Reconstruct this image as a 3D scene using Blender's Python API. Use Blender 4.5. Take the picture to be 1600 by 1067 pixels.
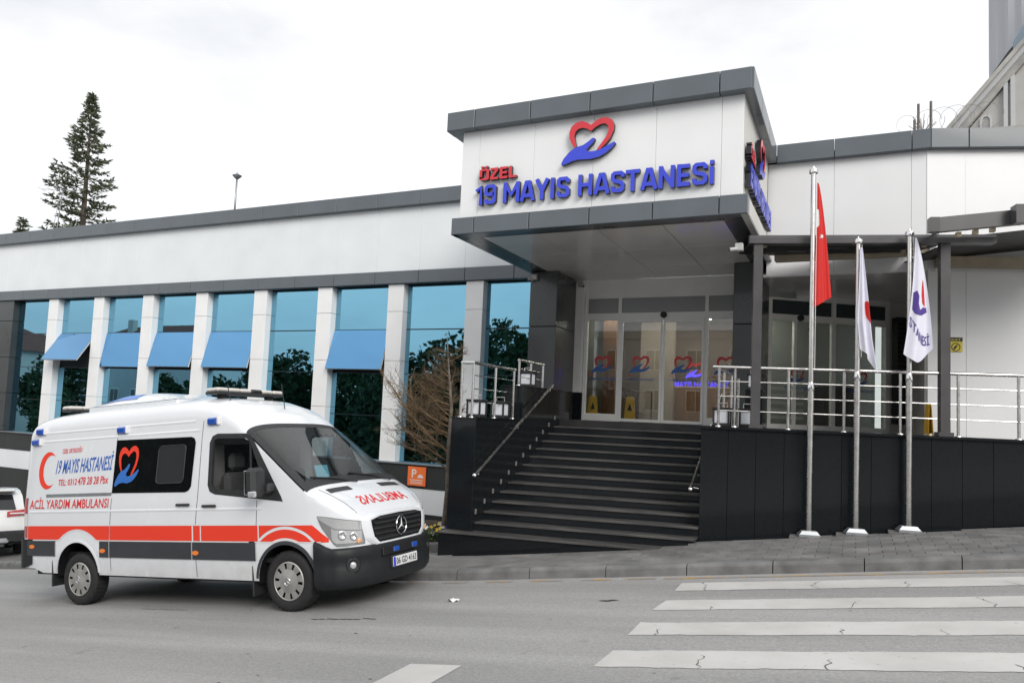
import bpy, bmesh, math, random
from mathutils import Vector, Matrix
random.seed(19)
S = bpy.context.scene
C = S.collection
for _o in list(bpy.data.objects):
    bpy.data.objects.remove(_o)
R = math.radians

# ------------------------------------------------------------------ camera, world, sun
# X runs along the hospital facade, Y into the building, Z up; the photographer stands at X=0, Y=0
cd = bpy.data.cameras.new('camera')
cam = bpy.data.objects.new('camera', cd)
C.objects.link(cam)
_az, _pi, _ro = R(25.2), R(4.2), R(2.5)
def _b(v):
    return Vector((v[0]*math.cos(_az)-v[1]*math.sin(_az), v[0]*math.sin(_az)+v[1]*math.cos(_az), v[2]))
_X = Vector((1, 0, 0)); _U = Vector((0, -math.sin(_pi), math.cos(_pi))); _F = Vector((0, math.cos(_pi), math.sin(_pi)))
_rx = _b(math.cos(_ro)*_X+math.sin(_ro)*_U); _ru = _b(-math.sin(_ro)*_X+math.cos(_ro)*_U); _rf = _b(_F)
cam.matrix_world = Matrix(((_rx.x, _ru.x, -_rf.x, 0), (_rx.y, _ru.y, -_rf.y, 0), (_rx.z, _ru.z, -_rf.z, 2.03), (0, 0, 0, 1)))
cd.sensor_width = 36; cd.lens = 1150/1600*36; cd.shift_y = 31/1600
cd.clip_start = .05; cd.clip_end = 1500
S.camera = cam

SUN_EL, SUN_DIR = R(33), (0.74, -0.67)      # soft sun behind thin cloud, from the right and behind the photographer
wd = bpy.data.worlds.new('World'); S.world = wd; wd.use_nodes = True
nt = wd.node_tree; nt.nodes.clear()
out = nt.nodes.new('ShaderNodeOutputWorld'); bg = nt.nodes.new('ShaderNodeBackground')
sky = nt.nodes.new('ShaderNodeTexSky'); sky.sky_type = 'NISHITA'; sky.sun_disc = False
sky.sun_elevation = SUN_EL; sky.sun_rotation = math.atan2(SUN_DIR[0], SUN_DIR[1])
tc = nt.nodes.new('ShaderNodeTexCoord'); mp = nt.nodes.new('ShaderNodeMapping'); mp.inputs['Scale'].default_value = (1, 1, 2.6)
nz = nt.nodes.new('ShaderNodeTexNoise'); nz.inputs['Scale'].default_value = 1.7; nz.inputs['Detail'].default_value = 7; nz.inputs['Roughness'].default_value = .55
cr = nt.nodes.new('ShaderNodeValToRGB')
cr.color_ramp.elements[0].position = .40; cr.color_ramp.elements[0].color = (6.9, 7.0, 7.2, 1)
cr.color_ramp.elements[1].position = .60; cr.color_ramp.elements[1].color = (9.4, 9.4, 9.4, 1)
mx = nt.nodes.new('ShaderNodeMix'); mx.data_type = 'RGBA'; mx.inputs[0].default_value = .93
L = nt.links.new
L(tc.outputs['Generated'], mp.inputs['Vector']); L(mp.outputs[0], nz.inputs['Vector']); L(nz.outputs['Fac'], cr.inputs['Fac'])
L(sky.outputs[0], mx.inputs[6]); L(cr.outputs[0], mx.inputs[7]); L(mx.outputs[2], bg.inputs['Color'])
bg.inputs['Strength'].default_value = .088; L(bg.outputs[0], out.inputs['Surface'])
sl = bpy.data.lights.new('sun', 'SUN'); sl.energy = 1.5; sl.angle = R(30); sl.color = (1, .96, .9)
so = bpy.data.objects.new('sun', sl); C.objects.link(so)
_d = -Vector((SUN_DIR[0]*math.cos(SUN_EL), SUN_DIR[1]*math.cos(SUN_EL), math.sin(SUN_EL)))
so.rotation_euler = _d.to_track_quat('-Z', 'Y').to_euler(); so.location = (20, -20, 30)
vs = S.view_settings
S.display_settings.display_device = 'sRGB'
vs.view_transform = 'Standard'; vs.look = 'None'; vs.exposure = .60; vs.gamma = 1; vs.use_curve_mapping = False

# ------------------------------------------------------------------ materials
def mat(name, col, rough=.5, metal=0., var=0., vs_=4., bump=0., bs=60., coat=0., spec=.5, col2=None, emit=None, es=0., detail=4, stretch=None):
    m = bpy.data.materials.new(name); m.use_nodes = True
    t = m.node_tree; p = t.nodes['Principled BSDF']; l = t.links.new
    p.inputs['Base Color'].default_value = (*col, 1); p.inputs['Roughness'].default_value = rough; p.inputs['Metallic'].default_value = metal
    p.inputs['Specular IOR Level'].default_value = spec
    if coat: p.inputs['Coat Weight'].default_value = coat; p.inputs['Coat Roughness'].default_value = .05
    if emit: p.inputs['Emission Color'].default_value = (*emit, 1); p.inputs['Emission Strength'].default_value = es
    if var or bump:
        tcn = t.nodes.new('ShaderNodeTexCoord'); src = tcn.outputs['Object']
        if stretch:
            mpn = t.nodes.new('ShaderNodeMapping'); mpn.inputs['Scale'].default_value = stretch; l(src, mpn.inputs['Vector']); src = mpn.outputs[0]
    if var:
        n = t.nodes.new('ShaderNodeTexNoise'); n.inputs['Scale'].default_value = vs_; n.inputs['Detail'].default_value = detail; l(src, n.inputs['Vector'])
        r = t.nodes.new('ShaderNodeValToRGB'); r.color_ramp.elements[0].position = .3; r.color_ramp.elements[1].position = .72
        c2 = col2 or tuple(min(1, c*(1+var)) for c in col)
        r.color_ramp.elements[0].color = (*[c*(1-var) for c in col], 1) if not col2 else (*col, 1)
        r.color_ramp.elements[1].color = (*c2, 1)
        l(n.outputs['Fac'], r.inputs['Fac']); l(r.outputs[0], p.inputs['Base Color'])
        a = t.nodes.new('ShaderNodeMapRange'); a.inputs[3].default_value = max(.02, rough-.08); a.inputs[4].default_value = min(1, rough+.1)
        l(n.outputs['Fac'], a.inputs[0]); l(a.outputs[0], p.inputs['Roughness'])
    if bump:
        n2 = t.nodes.new('ShaderNodeTexNoise'); n2.inputs['Scale'].default_value = bs; n2.inputs['Detail'].default_value = 3; l(src, n2.inputs['Vector'])
        b = t.nodes.new('ShaderNodeBump'); b.inputs['Strength'].default_value = bump; b.inputs['Distance'].default_value = .01
        l(n2.outputs['Fac'], b.inputs['Height']); l(b.outputs[0], p.inputs['Normal'])
    return m

def glass_mat(name, tint, refl=.12, rough=.01, body=None, bodymix=0.):
    """clear pane: mostly transparent, with a fresnel reflection on top"""
    m = bpy.data.materials.new(name); m.use_nodes = True; t = m.node_tree; t.nodes.clear(); l = t.links.new
    o = t.nodes.new('ShaderNodeOutputMaterial'); tr = t.nodes.new('ShaderNodeBsdfTransparent'); gl = t.nodes.new('ShaderNodeBsdfGlossy')
    tr.inputs[0].default_value = (*tint, 1); gl.inputs['Roughness'].default_value = rough
    lw = t.nodes.new('ShaderNodeLayerWeight'); lw.inputs[0].default_value = .5
    pw = t.nodes.new('ShaderNodeMath'); pw.operation = 'POWER'; pw.inputs[1].default_value = 4.; l(lw.outputs['Facing'], pw.inputs[0])
    mr = t.nodes.new('ShaderNodeMapRange'); mr.inputs[3].default_value = refl; mr.inputs[4].default_value = 1.
    l(pw.outputs[0], mr.inputs[0]); ms = t.nodes.new('ShaderNodeMixShader'); l(mr.outputs[0], ms.inputs[0]); l(tr.outputs[0], ms.inputs[1]); l(gl.outputs[0], ms.inputs[2])
    l(ms.outputs[0], o.inputs[0])
    return m

MT = {}
MT['white_panel'] = mat('white_panel', (.76, .79, .81), .38, var=.035, vs_=1.1)
MT['white_sign_panel'] = mat('white_sign_panel', (.79, .80, .81), .32, var=.025, vs_=1.3)
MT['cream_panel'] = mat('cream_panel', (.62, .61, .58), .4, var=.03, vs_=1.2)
MT['column_panel'] = mat('column_panel', (.85, .855, .86), .35, var=.04, vs_=1.4)
MT['grey_fascia'] = mat('grey_fascia', (.098, .117, .133), .3, var=.09, vs_=1.6, coat=.2)
MT['dark_clad'] = mat('dark_clad', (.045, .05, .052), .28, var=.12, vs_=1.5, coat=.2)
MT['dark_band'] = mat('dark_band', (.028, .03, .031), .42, var=.15, vs_=2)
MT['joint'] = mat('joint', (.02, .021, .022), .8)
MT['soffit'] = mat('soffit', (.76, .74, .72), .2, var=.04, vs_=1.2, coat=.25, spec=.7)
MT['granite'] = mat('granite', (.006, .0075, .009), .07, var=.6, vs_=90, col2=(.016, .019, .022), detail=6, spec=.24)
MT['granite_tread_dust_sheen'] = mat('granite_tread_dust_sheen', (.035, .035, .036), .42, var=.3, vs_=2.2, col2=(.10, .095, .09), detail=8, stretch=(.6, 3, 3))  # paler than the risers: dust, plus grazing sky reflection painted into the colour
MT['granite_floor'] = mat('granite_floor', (.02, .02, .022), .3, var=.4, vs_=3)
MT['asphalt'] = None
MT['kerb'] = mat('kerb', (.16, .16, .16), .85, var=.35, vs_=3.5, bump=.5, bs=60)
MT['paver'] = mat('paver', (.17, .168, .165), .85, var=.25, vs_=2.5, bump=.5, bs=70)
MT['paver2'] = mat('paver2', (.15, .15, .151), .85, var=.25, vs_=2.5, bump=.5, bs=70)
MT['paver3'] = mat('paver3', (.19, .187, .182), .85, var=.25, vs_=2.5, bump=.5, bs=70)
MT['mortar'] = mat('mortar', (.135, .13, .125), .9, var=.3, vs_=9)
MT['soil'] = mat('soil', (.06, .045, .03), .95, var=.4, vs_=8, bump=.8, bs=30)
MT['steel'] = mat('steel', (.66, .645, .63), .26, 1., var=.05, vs_=9)
MT['steel_cap'] = mat('steel_cap', (.72, .72, .72), .1, 1.)
MT['galv'] = mat('galv', (.36, .38, .40), .42, .7, var=.1, vs_=12)
MT['pergola'] = mat('pergola', (.066, .064, .067), .32, .0, var=.12, vs_=3, coat=.2)
MT['black_matte'] = mat('black_matte', (.008, .008, .009), .5)
MT['black_plastic'] = mat('black_plastic', (.022, .023, .025), .48, var=.15, vs_=12)
MT['bumper'] = mat('bumper', (.014, .0155, .0175), .48, var=.15, vs_=6, bump=.05, bs=200, spec=.35)
MT['fabric_beige'] = mat('fabric_beige', (.42, .36, .27), .8, var=.1, vs_=6)
MT['cream_block'] = mat('cream_block', (.55, .47, .33), .6)
MT['door_white'] = mat('door_white', (.86, .86, .84), .35, var=.03, vs_=3)
MT['sign_blue'] = mat('sign_blue', (.025, .05, .62), .3, coat=.3)
MT['sign_red'] = mat('sign_red', (.62, .02, .035), .3, coat=.3)
MT['sign_side'] = mat('sign_side', (.012, .012, .02), .4)
MT['print_blue'] = mat('print_blue', (.03, .13, .42), .5)
MT['print_red'] = mat('print_red', (.62, .03, .04), .5)
MT['mirror_glass'] = mat('mirror_glass', (.19, .42, .56), .012, 1., bump=.02, bs=1.3)
MT['awning_glass_sky_tint'] = mat('awning_glass_sky_tint', (.155, .37, .63), .03, 1., bump=.02, bs=1.3)  # bluer than the fixed panes: overhead sky reflection put into the tint
MT['mullion'] = mat('mullion', (.015, .03, .045), .35)
MT['awning_frame'] = mat('awning_frame', (.5, .52, .54), .35)
MT['clear'] = glass_mat('clear', (.80, .83, .82), .085)
MT['frosted'] = mat('frosted', (.30, .31, .31), .28)
MT['transom_dark'] = mat('transom_dark', (.05, .065, .07), .12)
MT['car_glass'] = glass_mat('car_glass', (.50, .56, .57), .06)
MT['dark_glass'] = mat('dark_glass', (.006, .007, .008), .03, coat=.5)
MT['van_white'] = mat('van_white', (.74, .765, .80), .24, coat=.6, var=.015, vs_=2)
def add_road_film(m, z0, z1, amt):
    t = m.node_tree; l = t.links.new; p = t.nodes['Principled BSDF']; src = p.inputs['Base Color'].links[0].from_socket
    tc_ = t.nodes.new('ShaderNodeTexCoord'); sp = t.nodes.new('ShaderNodeSeparateXYZ'); l(tc_.outputs['Object'], sp.inputs[0])
    mr_ = t.nodes.new('ShaderNodeMapRange'); mr_.inputs[1].default_value = z1; mr_.inputs[2].default_value = z0; mr_.inputs[3].default_value = 0; mr_.inputs[4].default_value = amt; l(sp.outputs['Z'], mr_.inputs[0])
    n_ = t.nodes.new('ShaderNodeTexNoise'); n_.inputs['Scale'].default_value = 5; n_.inputs['Detail'].default_value = 8; l(tc_.outputs['Object'], n_.inputs['Vector'])
    mu = t.nodes.new('ShaderNodeMath'); mu.operation = 'MULTIPLY'; l(mr_.outputs[0], mu.inputs[0]); l(n_.outputs['Fac'], mu.inputs[1])
    mx_ = t.nodes.new('ShaderNodeMix'); mx_.data_type = 'RGBA'; mx_.inputs[7].default_value = (.30, .27, .23, 1); l(mu.outputs[0], mx_.inputs[0]); l(src, mx_.inputs[6]); l(mx_.outputs[2], p.inputs['Base Color'])
add_road_film(MT['van_white'], .3, .75, .75)
MT['car_white'] = mat('car_white', (.68, .69, .69), .25, coat=.6)
MT['van_red'] = mat('van_red', (.80, .045, .018), .4)
MT['van_text_red'] = mat('van_text_red', (.66, .03, .03), .45)
MT['van_text_blue'] = mat('van_text_blue', (.03, .12, .46), .45)
MT['pale_line'] = mat('pale_line', (.72, .70, .70), .4)
MT['moulding'] = mat('moulding', (.035, .04, .046), .42, var=.1, vs_=5)
MT['tyre'] = mat('tyre', (.018, .018, .019), .75, var=.3, vs_=20, bump=.3, bs=80)
MT['rim'] = mat('rim', (.50, .49, .47), .38, .75, var=.12, vs_=9)
MT['chrome'] = mat('chrome', (.75, .76, .78), .08, 1.)
MT['lamp_lens'] = mat('lamp_lens', (.62, .63, .64), .07, .55, coat=1)
MT['lamp_dark'] = mat('lamp_dark', (.26, .26, .265), .15, .3, coat=1)
MT['beacon_blue'] = mat('beacon_blue', (.02, .085, .42), .15, coat=1)
MT['lamp_orange'] = mat('lamp_orange', (.85, .20, .01), .2, coat=1)
MT['tail_red'] = mat('tail_red', (.42, .012, .02), .15, coat=1)
MT['plate'] = mat('plate', (.70, .71, .72), .4)
MT['ink'] = mat('ink', (.012, .012, .014), .5)
MT['lightbar'] = mat('lightbar', (.60, .58, .54), .15, .0, coat=.8)
MT['seat'] = mat('seat', (.035, .036, .038), .8)
MT['paper_blue'] = mat('paper_blue', (.22, .72, .88), .7)
MT['flag_red'] = mat('flag_red', (.60, .018, .014), .7, var=.05, vs_=8)
MT['flag_white'] = mat('flag_white', (.70, .70, .80), .7, var=.03, vs_=8)
MT['flag_purple'] = mat('flag_purple', (.075, .04, .26), .7)
MT['wet_yellow'] = mat('wet_yellow', (.72, .42, .02), .45)
MT['park_orange'] = mat('park_orange', (.92, .19, .04), .45)
MT['warn_yellow'] = mat('warn_yellow', (.70, .58, .04), .45)
MT['paper_white'] = mat('paper_white', (.78, .78, .77), .5)
MT['lantern_white'] = mat('lantern_white', (.72, .75, .80), .3)
MT['step_light'] = mat('step_light', (.30, .29, .28), .3, .5)
MT['crack'] = mat('crack', (.09, .088, .085), .9)
MT['wood'] = mat('wood', (.20, .105, .05), .5, var=.25, vs_=3, stretch=(8, 8, .6))
MT['lobby_wall'] = mat('lobby_wall', (.34, .29, .24), .6, var=.06, vs_=2)
MT['lobby_pale'] = mat('lobby_pale', (.42, .44, .41), .5)
MT['lobby_floor'] = mat('lobby_floor', (.09, .08, .07), .2)
MT['lobby_dark'] = mat('lobby_dark', (.13, .10, .08), .6)
MT['downlight'] = mat('downlight', (.9, .9, .9), .5, emit=(1, .93, .82), es=110)
MT['led_blue'] = mat('led_blue', (.02, .02, .3), .4, emit=(.10, .06, 1), es=1.5)
MT['led_red'] = mat('led_red', (.3, .02, .02), .4, emit=(.7, .03, .03), es=.35)
MT['bark'] = mat('bark', (.16, .135, .115), .9, var=.4, vs_=14, bump=.9, bs=40)
MT['twig'] = mat('twig', (.115, .082, .05), .9, var=.35, vs_=9)
MT['twig_pale'] = mat('twig_pale', (.18, .125, .07), .9, var=.3, vs_=9)
MT['conifer'] = mat('conifer', (.13, .155, .105), .8, var=.6, vs_=1.1, col2=(.25, .27, .18))
MT['conifer_bark'] = mat('conifer_bark', (.10, .08, .065), .9)
MT['leaf'] = mat('leaf', (.04, .075, .035), .7, var=.5, vs_=.9, col2=(.10, .15, .07))
MT['stucco'] = mat('stucco', (.46, .45, .43), .85, var=.08, vs_=.8, bump=.1, bs=40)
MT['stucco_pale'] = mat('stucco_pale', (.52, .53, .54), .85, var=.06, vs_=.8)
MT['roof_red'] = mat('roof_red', (.15, .05, .035), .8, var=.25, vs_=3)
MT['minaret'] = mat('minaret', (.42, .43, .46), .7, var=.08, vs_=.7, stretch=(3, 3, .3))
MT['weathered'] = mat('weathered', (.40, .39, .37), .8, var=.28, vs_=1.6)
MT['lead_roof'] = mat('lead_roof', (.20, .27, .33), .45, var=.1, vs_=2)
MT['rust'] = mat('rust', (.17, .15, .14), .8, var=.3, vs_=9)
MT['wire'] = mat('wire', (.3, .3, .3), .5, .6)
MT['camera_white'] = mat('camera_white', (.45, .45, .44), .4)
MT['petal_white'] = mat('petal_white', (.75, .75, .75), .6)
MT['petal_purple'] = mat('petal_purple', (.06, .03, .16), .6)
MT['petal_yellow'] = mat('petal_yellow', (.65, .45, .03), .6)
MT['plant_leaf'] = mat('plant_leaf', (.05, .085, .025), .7, var=.5, vs_=12)

def paint_mat(name, col, worn, scale):
    m = bpy.data.materials.new(name); m.use_nodes = True; t = m.node_tree; p = t.nodes['Principled BSDF']; l = t.links.new
    tcn = t.nodes.new('ShaderNodeTexCoord')
    n = t.nodes.new('ShaderNodeTexNoise'); n.inputs['Scale'].default_value = scale; n.inputs['Detail'].default_value = 9; n.inputs['Roughness'].default_value = .68
    r = t.nodes.new('ShaderNodeValToRGB'); r.color_ramp.elements[0].position = worn; r.color_ramp.elements[1].position = worn+.13
    r.color_ramp.elements[0].color = (.30, .298, .292, 1); r.color_ramp.elements[1].color = (*col, 1)
    n2 = t.nodes.new('ShaderNodeTexNoise'); n2.inputs['Scale'].default_value = 1.7; n2.inputs['Detail'].default_value = 6
    hs = t.nodes.new('ShaderNodeMix'); hs.data_type = 'RGBA'; hs.blend_type = 'MULTIPLY'; hs.inputs[0].default_value = .35
    l(tcn.outputs['Object'], n.inputs['Vector']); l(tcn.outputs['Object'], n2.inputs['Vector']); l(n.outputs['Fac'], r.inputs['Fac'])
    l(r.outputs[0], hs.inputs[6]); l(n2.outputs['Color'], hs.inputs[7])
    l(r.outputs[0], p.inputs['Base Color']); p.inputs['Roughness'].default_value = .75
    m2 = t.nodes.new('ShaderNodeMix'); m2.data_type = 'RGBA'; m2.blend_type = 'MULTIPLY'; m2.inputs[0].default_value = .8
    r2 = t.nodes.new('ShaderNodeValToRGB'); r2.color_ramp.elements[0].color = (.78, .77, .76, 1); r2.color_ramp.elements[1].color = (1, 1, 1, 1)
    r2.color_ramp.elements[0].position = .3; r2.color_ramp.elements[1].position = .65
    l(n2.outputs['Fac'], r2.inputs['Fac']); l(r.outputs[0], m2.inputs[6]); l(r2.outputs[0], m2.inputs[7]); l(m2.outputs[2], p.inputs['Base Color'])
    return m
MT['road_white'] = paint_mat('road_white', (.58, .575, .56), .26, 17)
MT['road_yellow'] = paint_mat('road_yellow', (.50, .30, .10), .47, 7)

def asphalt_mat():
    m = bpy.data.materials.new('asphalt'); m.use_nodes = True; t = m.node_tree; p = t.nodes['Principled BSDF']; l = t.links.new
    tcn = t.nodes.new('ShaderNodeTexCoord'); src = tcn.outputs['Object']
    def noise(s, d, stretch=None):
        n = t.nodes.new('ShaderNodeTexNoise'); n.inputs['Scale'].default_value = s; n.inputs['Detail'].default_value = d
        if stretch:
            k = t.nodes.new('ShaderNodeMapping'); k.inputs['Scale'].default_value = stretch; l(src, k.inputs['Vector']); l(k.outputs[0], n.inputs['Vector'])
        else: l(src, n.inputs['Vector'])
        return n
    def ramp(n, p0, c0, p1, c1):
        r = t.nodes.new('ShaderNodeValToRGB'); r.color_ramp.elements[0].position = p0; r.color_ramp.elements[1].position = p1
        r.color_ramp.elements[0].color = (*c0, 1); r.color_ramp.elements[1].color = (*c1, 1); l(n.outputs['Fac'], r.inputs['Fac']); return r
    def mul(a, b, f):
        k = t.nodes.new('ShaderNodeMix'); k.data_type = 'RGBA'; k.blend_type = 'MULTIPLY'; k.inputs[0].default_value = f; l(a, k.inputs[6]); l(b, k.inputs[7]); return k.outputs[2]
    base = ramp(noise(.55, 6, (.35, 1.2, 1)), .3, (.335, .333, .328), .7, (.395, .392, .386))
    fine = ramp(noise(120, 5), .32, (.70, .70, .70), .68, (1.16, 1.16, 1.16))
    grit = ramp(noise(38, 6), .34, (.80, .80, .80), .64, (1.08, 1.08, 1.08))
    spots = ramp(noise(3.1, 2), .22, (.55, .55, .55), .29, (1, 1, 1))
    track = ramp(noise(1., 5, (.06, 1.7, 1)), .40, (.84, .84, .845), .60, (1.03, 1.03, 1.03))
    c = mul(mul(mul(mul(base.outputs[0], fine.outputs[0], .8), grit.outputs[0], .7), track.outputs[0], .9), spots.outputs[0], .5)
    l(c, p.inputs['Base Color']); p.inputs['Roughness'].default_value = .82
    b = t.nodes.new('ShaderNodeBump'); b.inputs['Strength'].default_value = .5; b.inputs['Distance'].default_value = .006
    l(noise(210, 3).outputs['Fac'], b.inputs['Height']); l(b.outputs[0], p.inputs['Normal'])
    return m
MT['asphalt'] = asphalt_mat()

# ------------------------------------------------------------------ mesh helpers
INV = {}
def thing(name, label, cat, loc=(0, 0, 0), rot=None, group=None):
    o = bpy.data.objects.new(name, None); C.objects.link(o); o.empty_display_size = .2
    m = Matrix.Translation(Vector(loc)) @ (rot if rot else Matrix.Identity(4))
    o.matrix_world = m; INV[o.name] = m.inverted()
    tag(o, label, cat, group); return o
def tag(o, label, cat, group=None):
    o['label'] = label; o['category'] = cat
    if group: o['group'] = group
    return o
def struct(o): o['kind'] = 'structure'; return o

class MB:
    def __init__(s): s.v = []; s.f = []
    def add(s, vs, fs):
        n = len(s.v); s.v += [Vector(v) for v in vs]; s.f += [tuple(i+n for i in f) for f in fs]; return s
    def box(s, x0, x1, y0, y1, z0, z1):
        return s.add([(x, y, z) for z in (z0, z1) for y in (y0, y1) for x in (x0, x1)],
                     [(0, 2, 3, 1), (4, 5, 7, 6), (0, 1, 5, 4), (2, 6, 7, 3), (0, 4, 6, 2), (1, 3, 7, 5)])
    def obox(s, c, U, V, W):
        c, U, V, W = Vector(c), Vector(U), Vector(V), Vector(W)
        return s.add([c+a*U+b*V+d*W for d in (-1, 1) for b in (-1, 1) for a in (-1, 1)],
                     [(0, 2, 3, 1), (4, 5, 7, 6), (0, 1, 5, 4), (2, 6, 7, 3), (0, 4, 6, 2), (1, 3, 7, 5)])
    def cbox(s, x0, x1, y0, y1, z0, z1, c=.02):
        """box with chamfered edges"""
        vs = []; 
        for (sx, X) in ((1, x0), (-1, x1)):
            for (sy, Y) in ((1, y0), (-1, y1)):
                for (sz, Z) in ((1, z0), (-1, z1)):
                    vs += [(X, Y+sy*c, Z+sz*c), (X+sx*c, Y, Z+sz*c), (X+sx*c, Y+sy*c, Z)]
        bm = bmesh.new(); bv = [bm.verts.new(v) for v in vs]
        bmesh.ops.convex_hull(bm, input=bv); bm.verts.index_update()
        vv = [v.co.copy() for v in bm.verts]; ff = [[v.index for v in f.verts] for f in bm.faces]; bm.free()
        return s.add(vv, ff)
    def prism(s, poly, O, U, V, n0, n1, N=None):
        O, U, V = Vector(O), Vector(U), Vector(V); N = Vector(N) if N is not None else U.cross(V).normalized()
        k = len(poly)
        vs = [O+U*a+V*b+N*n0 for a, b in poly]+[O+U*a+V*b+N*n1 for a, b in poly]
        return s.add(vs, [tuple(range(k))[::-1], tuple(range(k, 2*k))]+[(i, (i+1) % k, k+(i+1) % k, k+i) for i in range(k)])
    def tube(s, pts, r, n=8, caps=True):
        pts = [Vector(p) for p in pts]; rr = r if isinstance(r, (list, tuple)) else [r]*len(pts)
        base = len(s.v); prev = None
        for i, p in enumerate(pts):
            d = (pts[min(i+1, len(pts)-1)]-pts[max(i-1, 0)]).normalized()
            if prev is None:
                a = Vector((0, 0, 1)) if abs(d.z) < .9 else Vector((1, 0, 0)); u = d.cross(a).normalized()
            else:
                u = (prev-d*prev.dot(d)); u = u.normalized() if u.length > 1e-6 else d.orthogonal().normalized()
            prev = u; w = d.cross(u)
            for k in range(n):
                t = 2*math.pi*k/n; s.v.append(p+(u*math.cos(t)+w*math.sin(t))*rr[i])
        for i in range(len(pts)-1):
            for k in range(n):
                a = base+i*n+k; b = base+i*n+(k+1) % n; s.f.append((a, b, b+n, a+n))
        if caps:
            s.f.append(tuple(base+k for k in range(n))[::-1]); s.f.append(tuple(base+(len(pts)-1)*n+k for k in range(n)))
        return s
    def lathe(s, prof, O, A, n=24):
        """prof: (radius, along) pairs round axis A"""
        O, A = Vector(O), Vector(A).normalized(); u = A.orthogonal().normalized(); w = A.cross(u); base = len(s.v)
        for r, h in prof:
            for k in range(n):
                t = 2*math.pi*k/n; s.v.append(O+A*h+(u*math.cos(t)+w*math.sin(t))*max(r, 1e-4))
        for i in range(len(prof)-1):
            for k in range(n):
                a = base+i*n+k; b = base+i*n+(k+1) % n; s.f.append((a, b, b+n, a+n))
        return s
    def grid(s, fn, us, vs):
        base = len(s.v); n = len(vs)
        for u in us:
            for v in vs: s.v.append(Vector(fn(u, v)))
        for i in range(len(us)-1):
            for j in range(n-1):
                a = base+i*n+j; s.f.append((a, a+1, a+n+1, a+n))
        return s

def mesh_from(name, mb, m, smooth=False, recalc=True, inv=None):
    me = bpy.data.meshes.new(name)
    vs = [inv @ v for v in mb.v] if inv else mb.v
    me.from_pydata([tuple(v) for v in vs], [], mb.f)
    if recalc:
        bm = bmesh.new(); bm.from_mesh(me); bmesh.ops.recalc_face_normals(bm, faces=bm.faces); bm.to_mesh(me); bm.free()
    me.materials.append(MT[m] if isinstance(m, str) else m)
    if smooth:
        me.polygons.foreach_set('use_smooth', [True]*len(me.polygons))
        if smooth == 'auto':
            try: me.set_sharp_from_angle(angle=R(35))
            except Exception: pass
    me.update(); return me
def part(name, mb, m, parent=None, smooth=False, local=False, recalc=True):
    """one mesh object; world coordinates are turned into the parent's own frame"""
    inv = None
    if parent is not None and not local: inv = INV[parent.name]
    me = mesh_from(name, mb, m, smooth, recalc, inv)
    o = bpy.data.objects.new(name, me); C.objects.link(o)
    if parent is not None:
        o.parent = parent; INV[o.name] = INV[parent.name]
    return o
def panel(parent, name, m, O, U, V, u0, u1, v0, v1, d=.03, c=.006, gap=.006):
    """cladding panel with chamfered front edges; front at O, thickness away from U x V"""
    O, U, V = Vector(O), Vector(U), Vector(V); N = U.cross(V).normalized()
    u0 += gap; u1 -= gap; v0 += gap*.6; v1 -= gap*.6
    q = lambda a, b, n: O+U*a+V*b+N*n
    vs = [q(u0+c, v0+c, 0), q(u1-c, v0+c, 0), q(u1-c, v1-c, 0), q(u0+c, v1-c, 0),
          q(u0, v0, -c), q(u1, v0, -c), q(u1, v1, -c), q(u0, v1, -c), q(u0, v0, -d), q(u1, v0, -d), q(u1, v1, -d), q(u0, v1, -d)]
    fs = [(0, 1, 2, 3)]+[(4+i, 4+(i+1) % 4, (i+1) % 4, i) for i in range(4)]+[(8+i, 8+(i+1) % 4, 4+(i+1) % 4, 4+i) for i in range(4)]+[(11, 10, 9, 8)]
    return part(name, MB().add(vs, fs), m, parent, recalc=False)
X3, Y3, Z3 = Vector((1, 0, 0)), Vector((0, 1, 0)), Vector((0, 0, 1))
def lerp(a, b, t): return a+(b-a)*t
def frange(a, b, n): return [a+(b-a)*i/n for i in range(n+1)]

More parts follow.
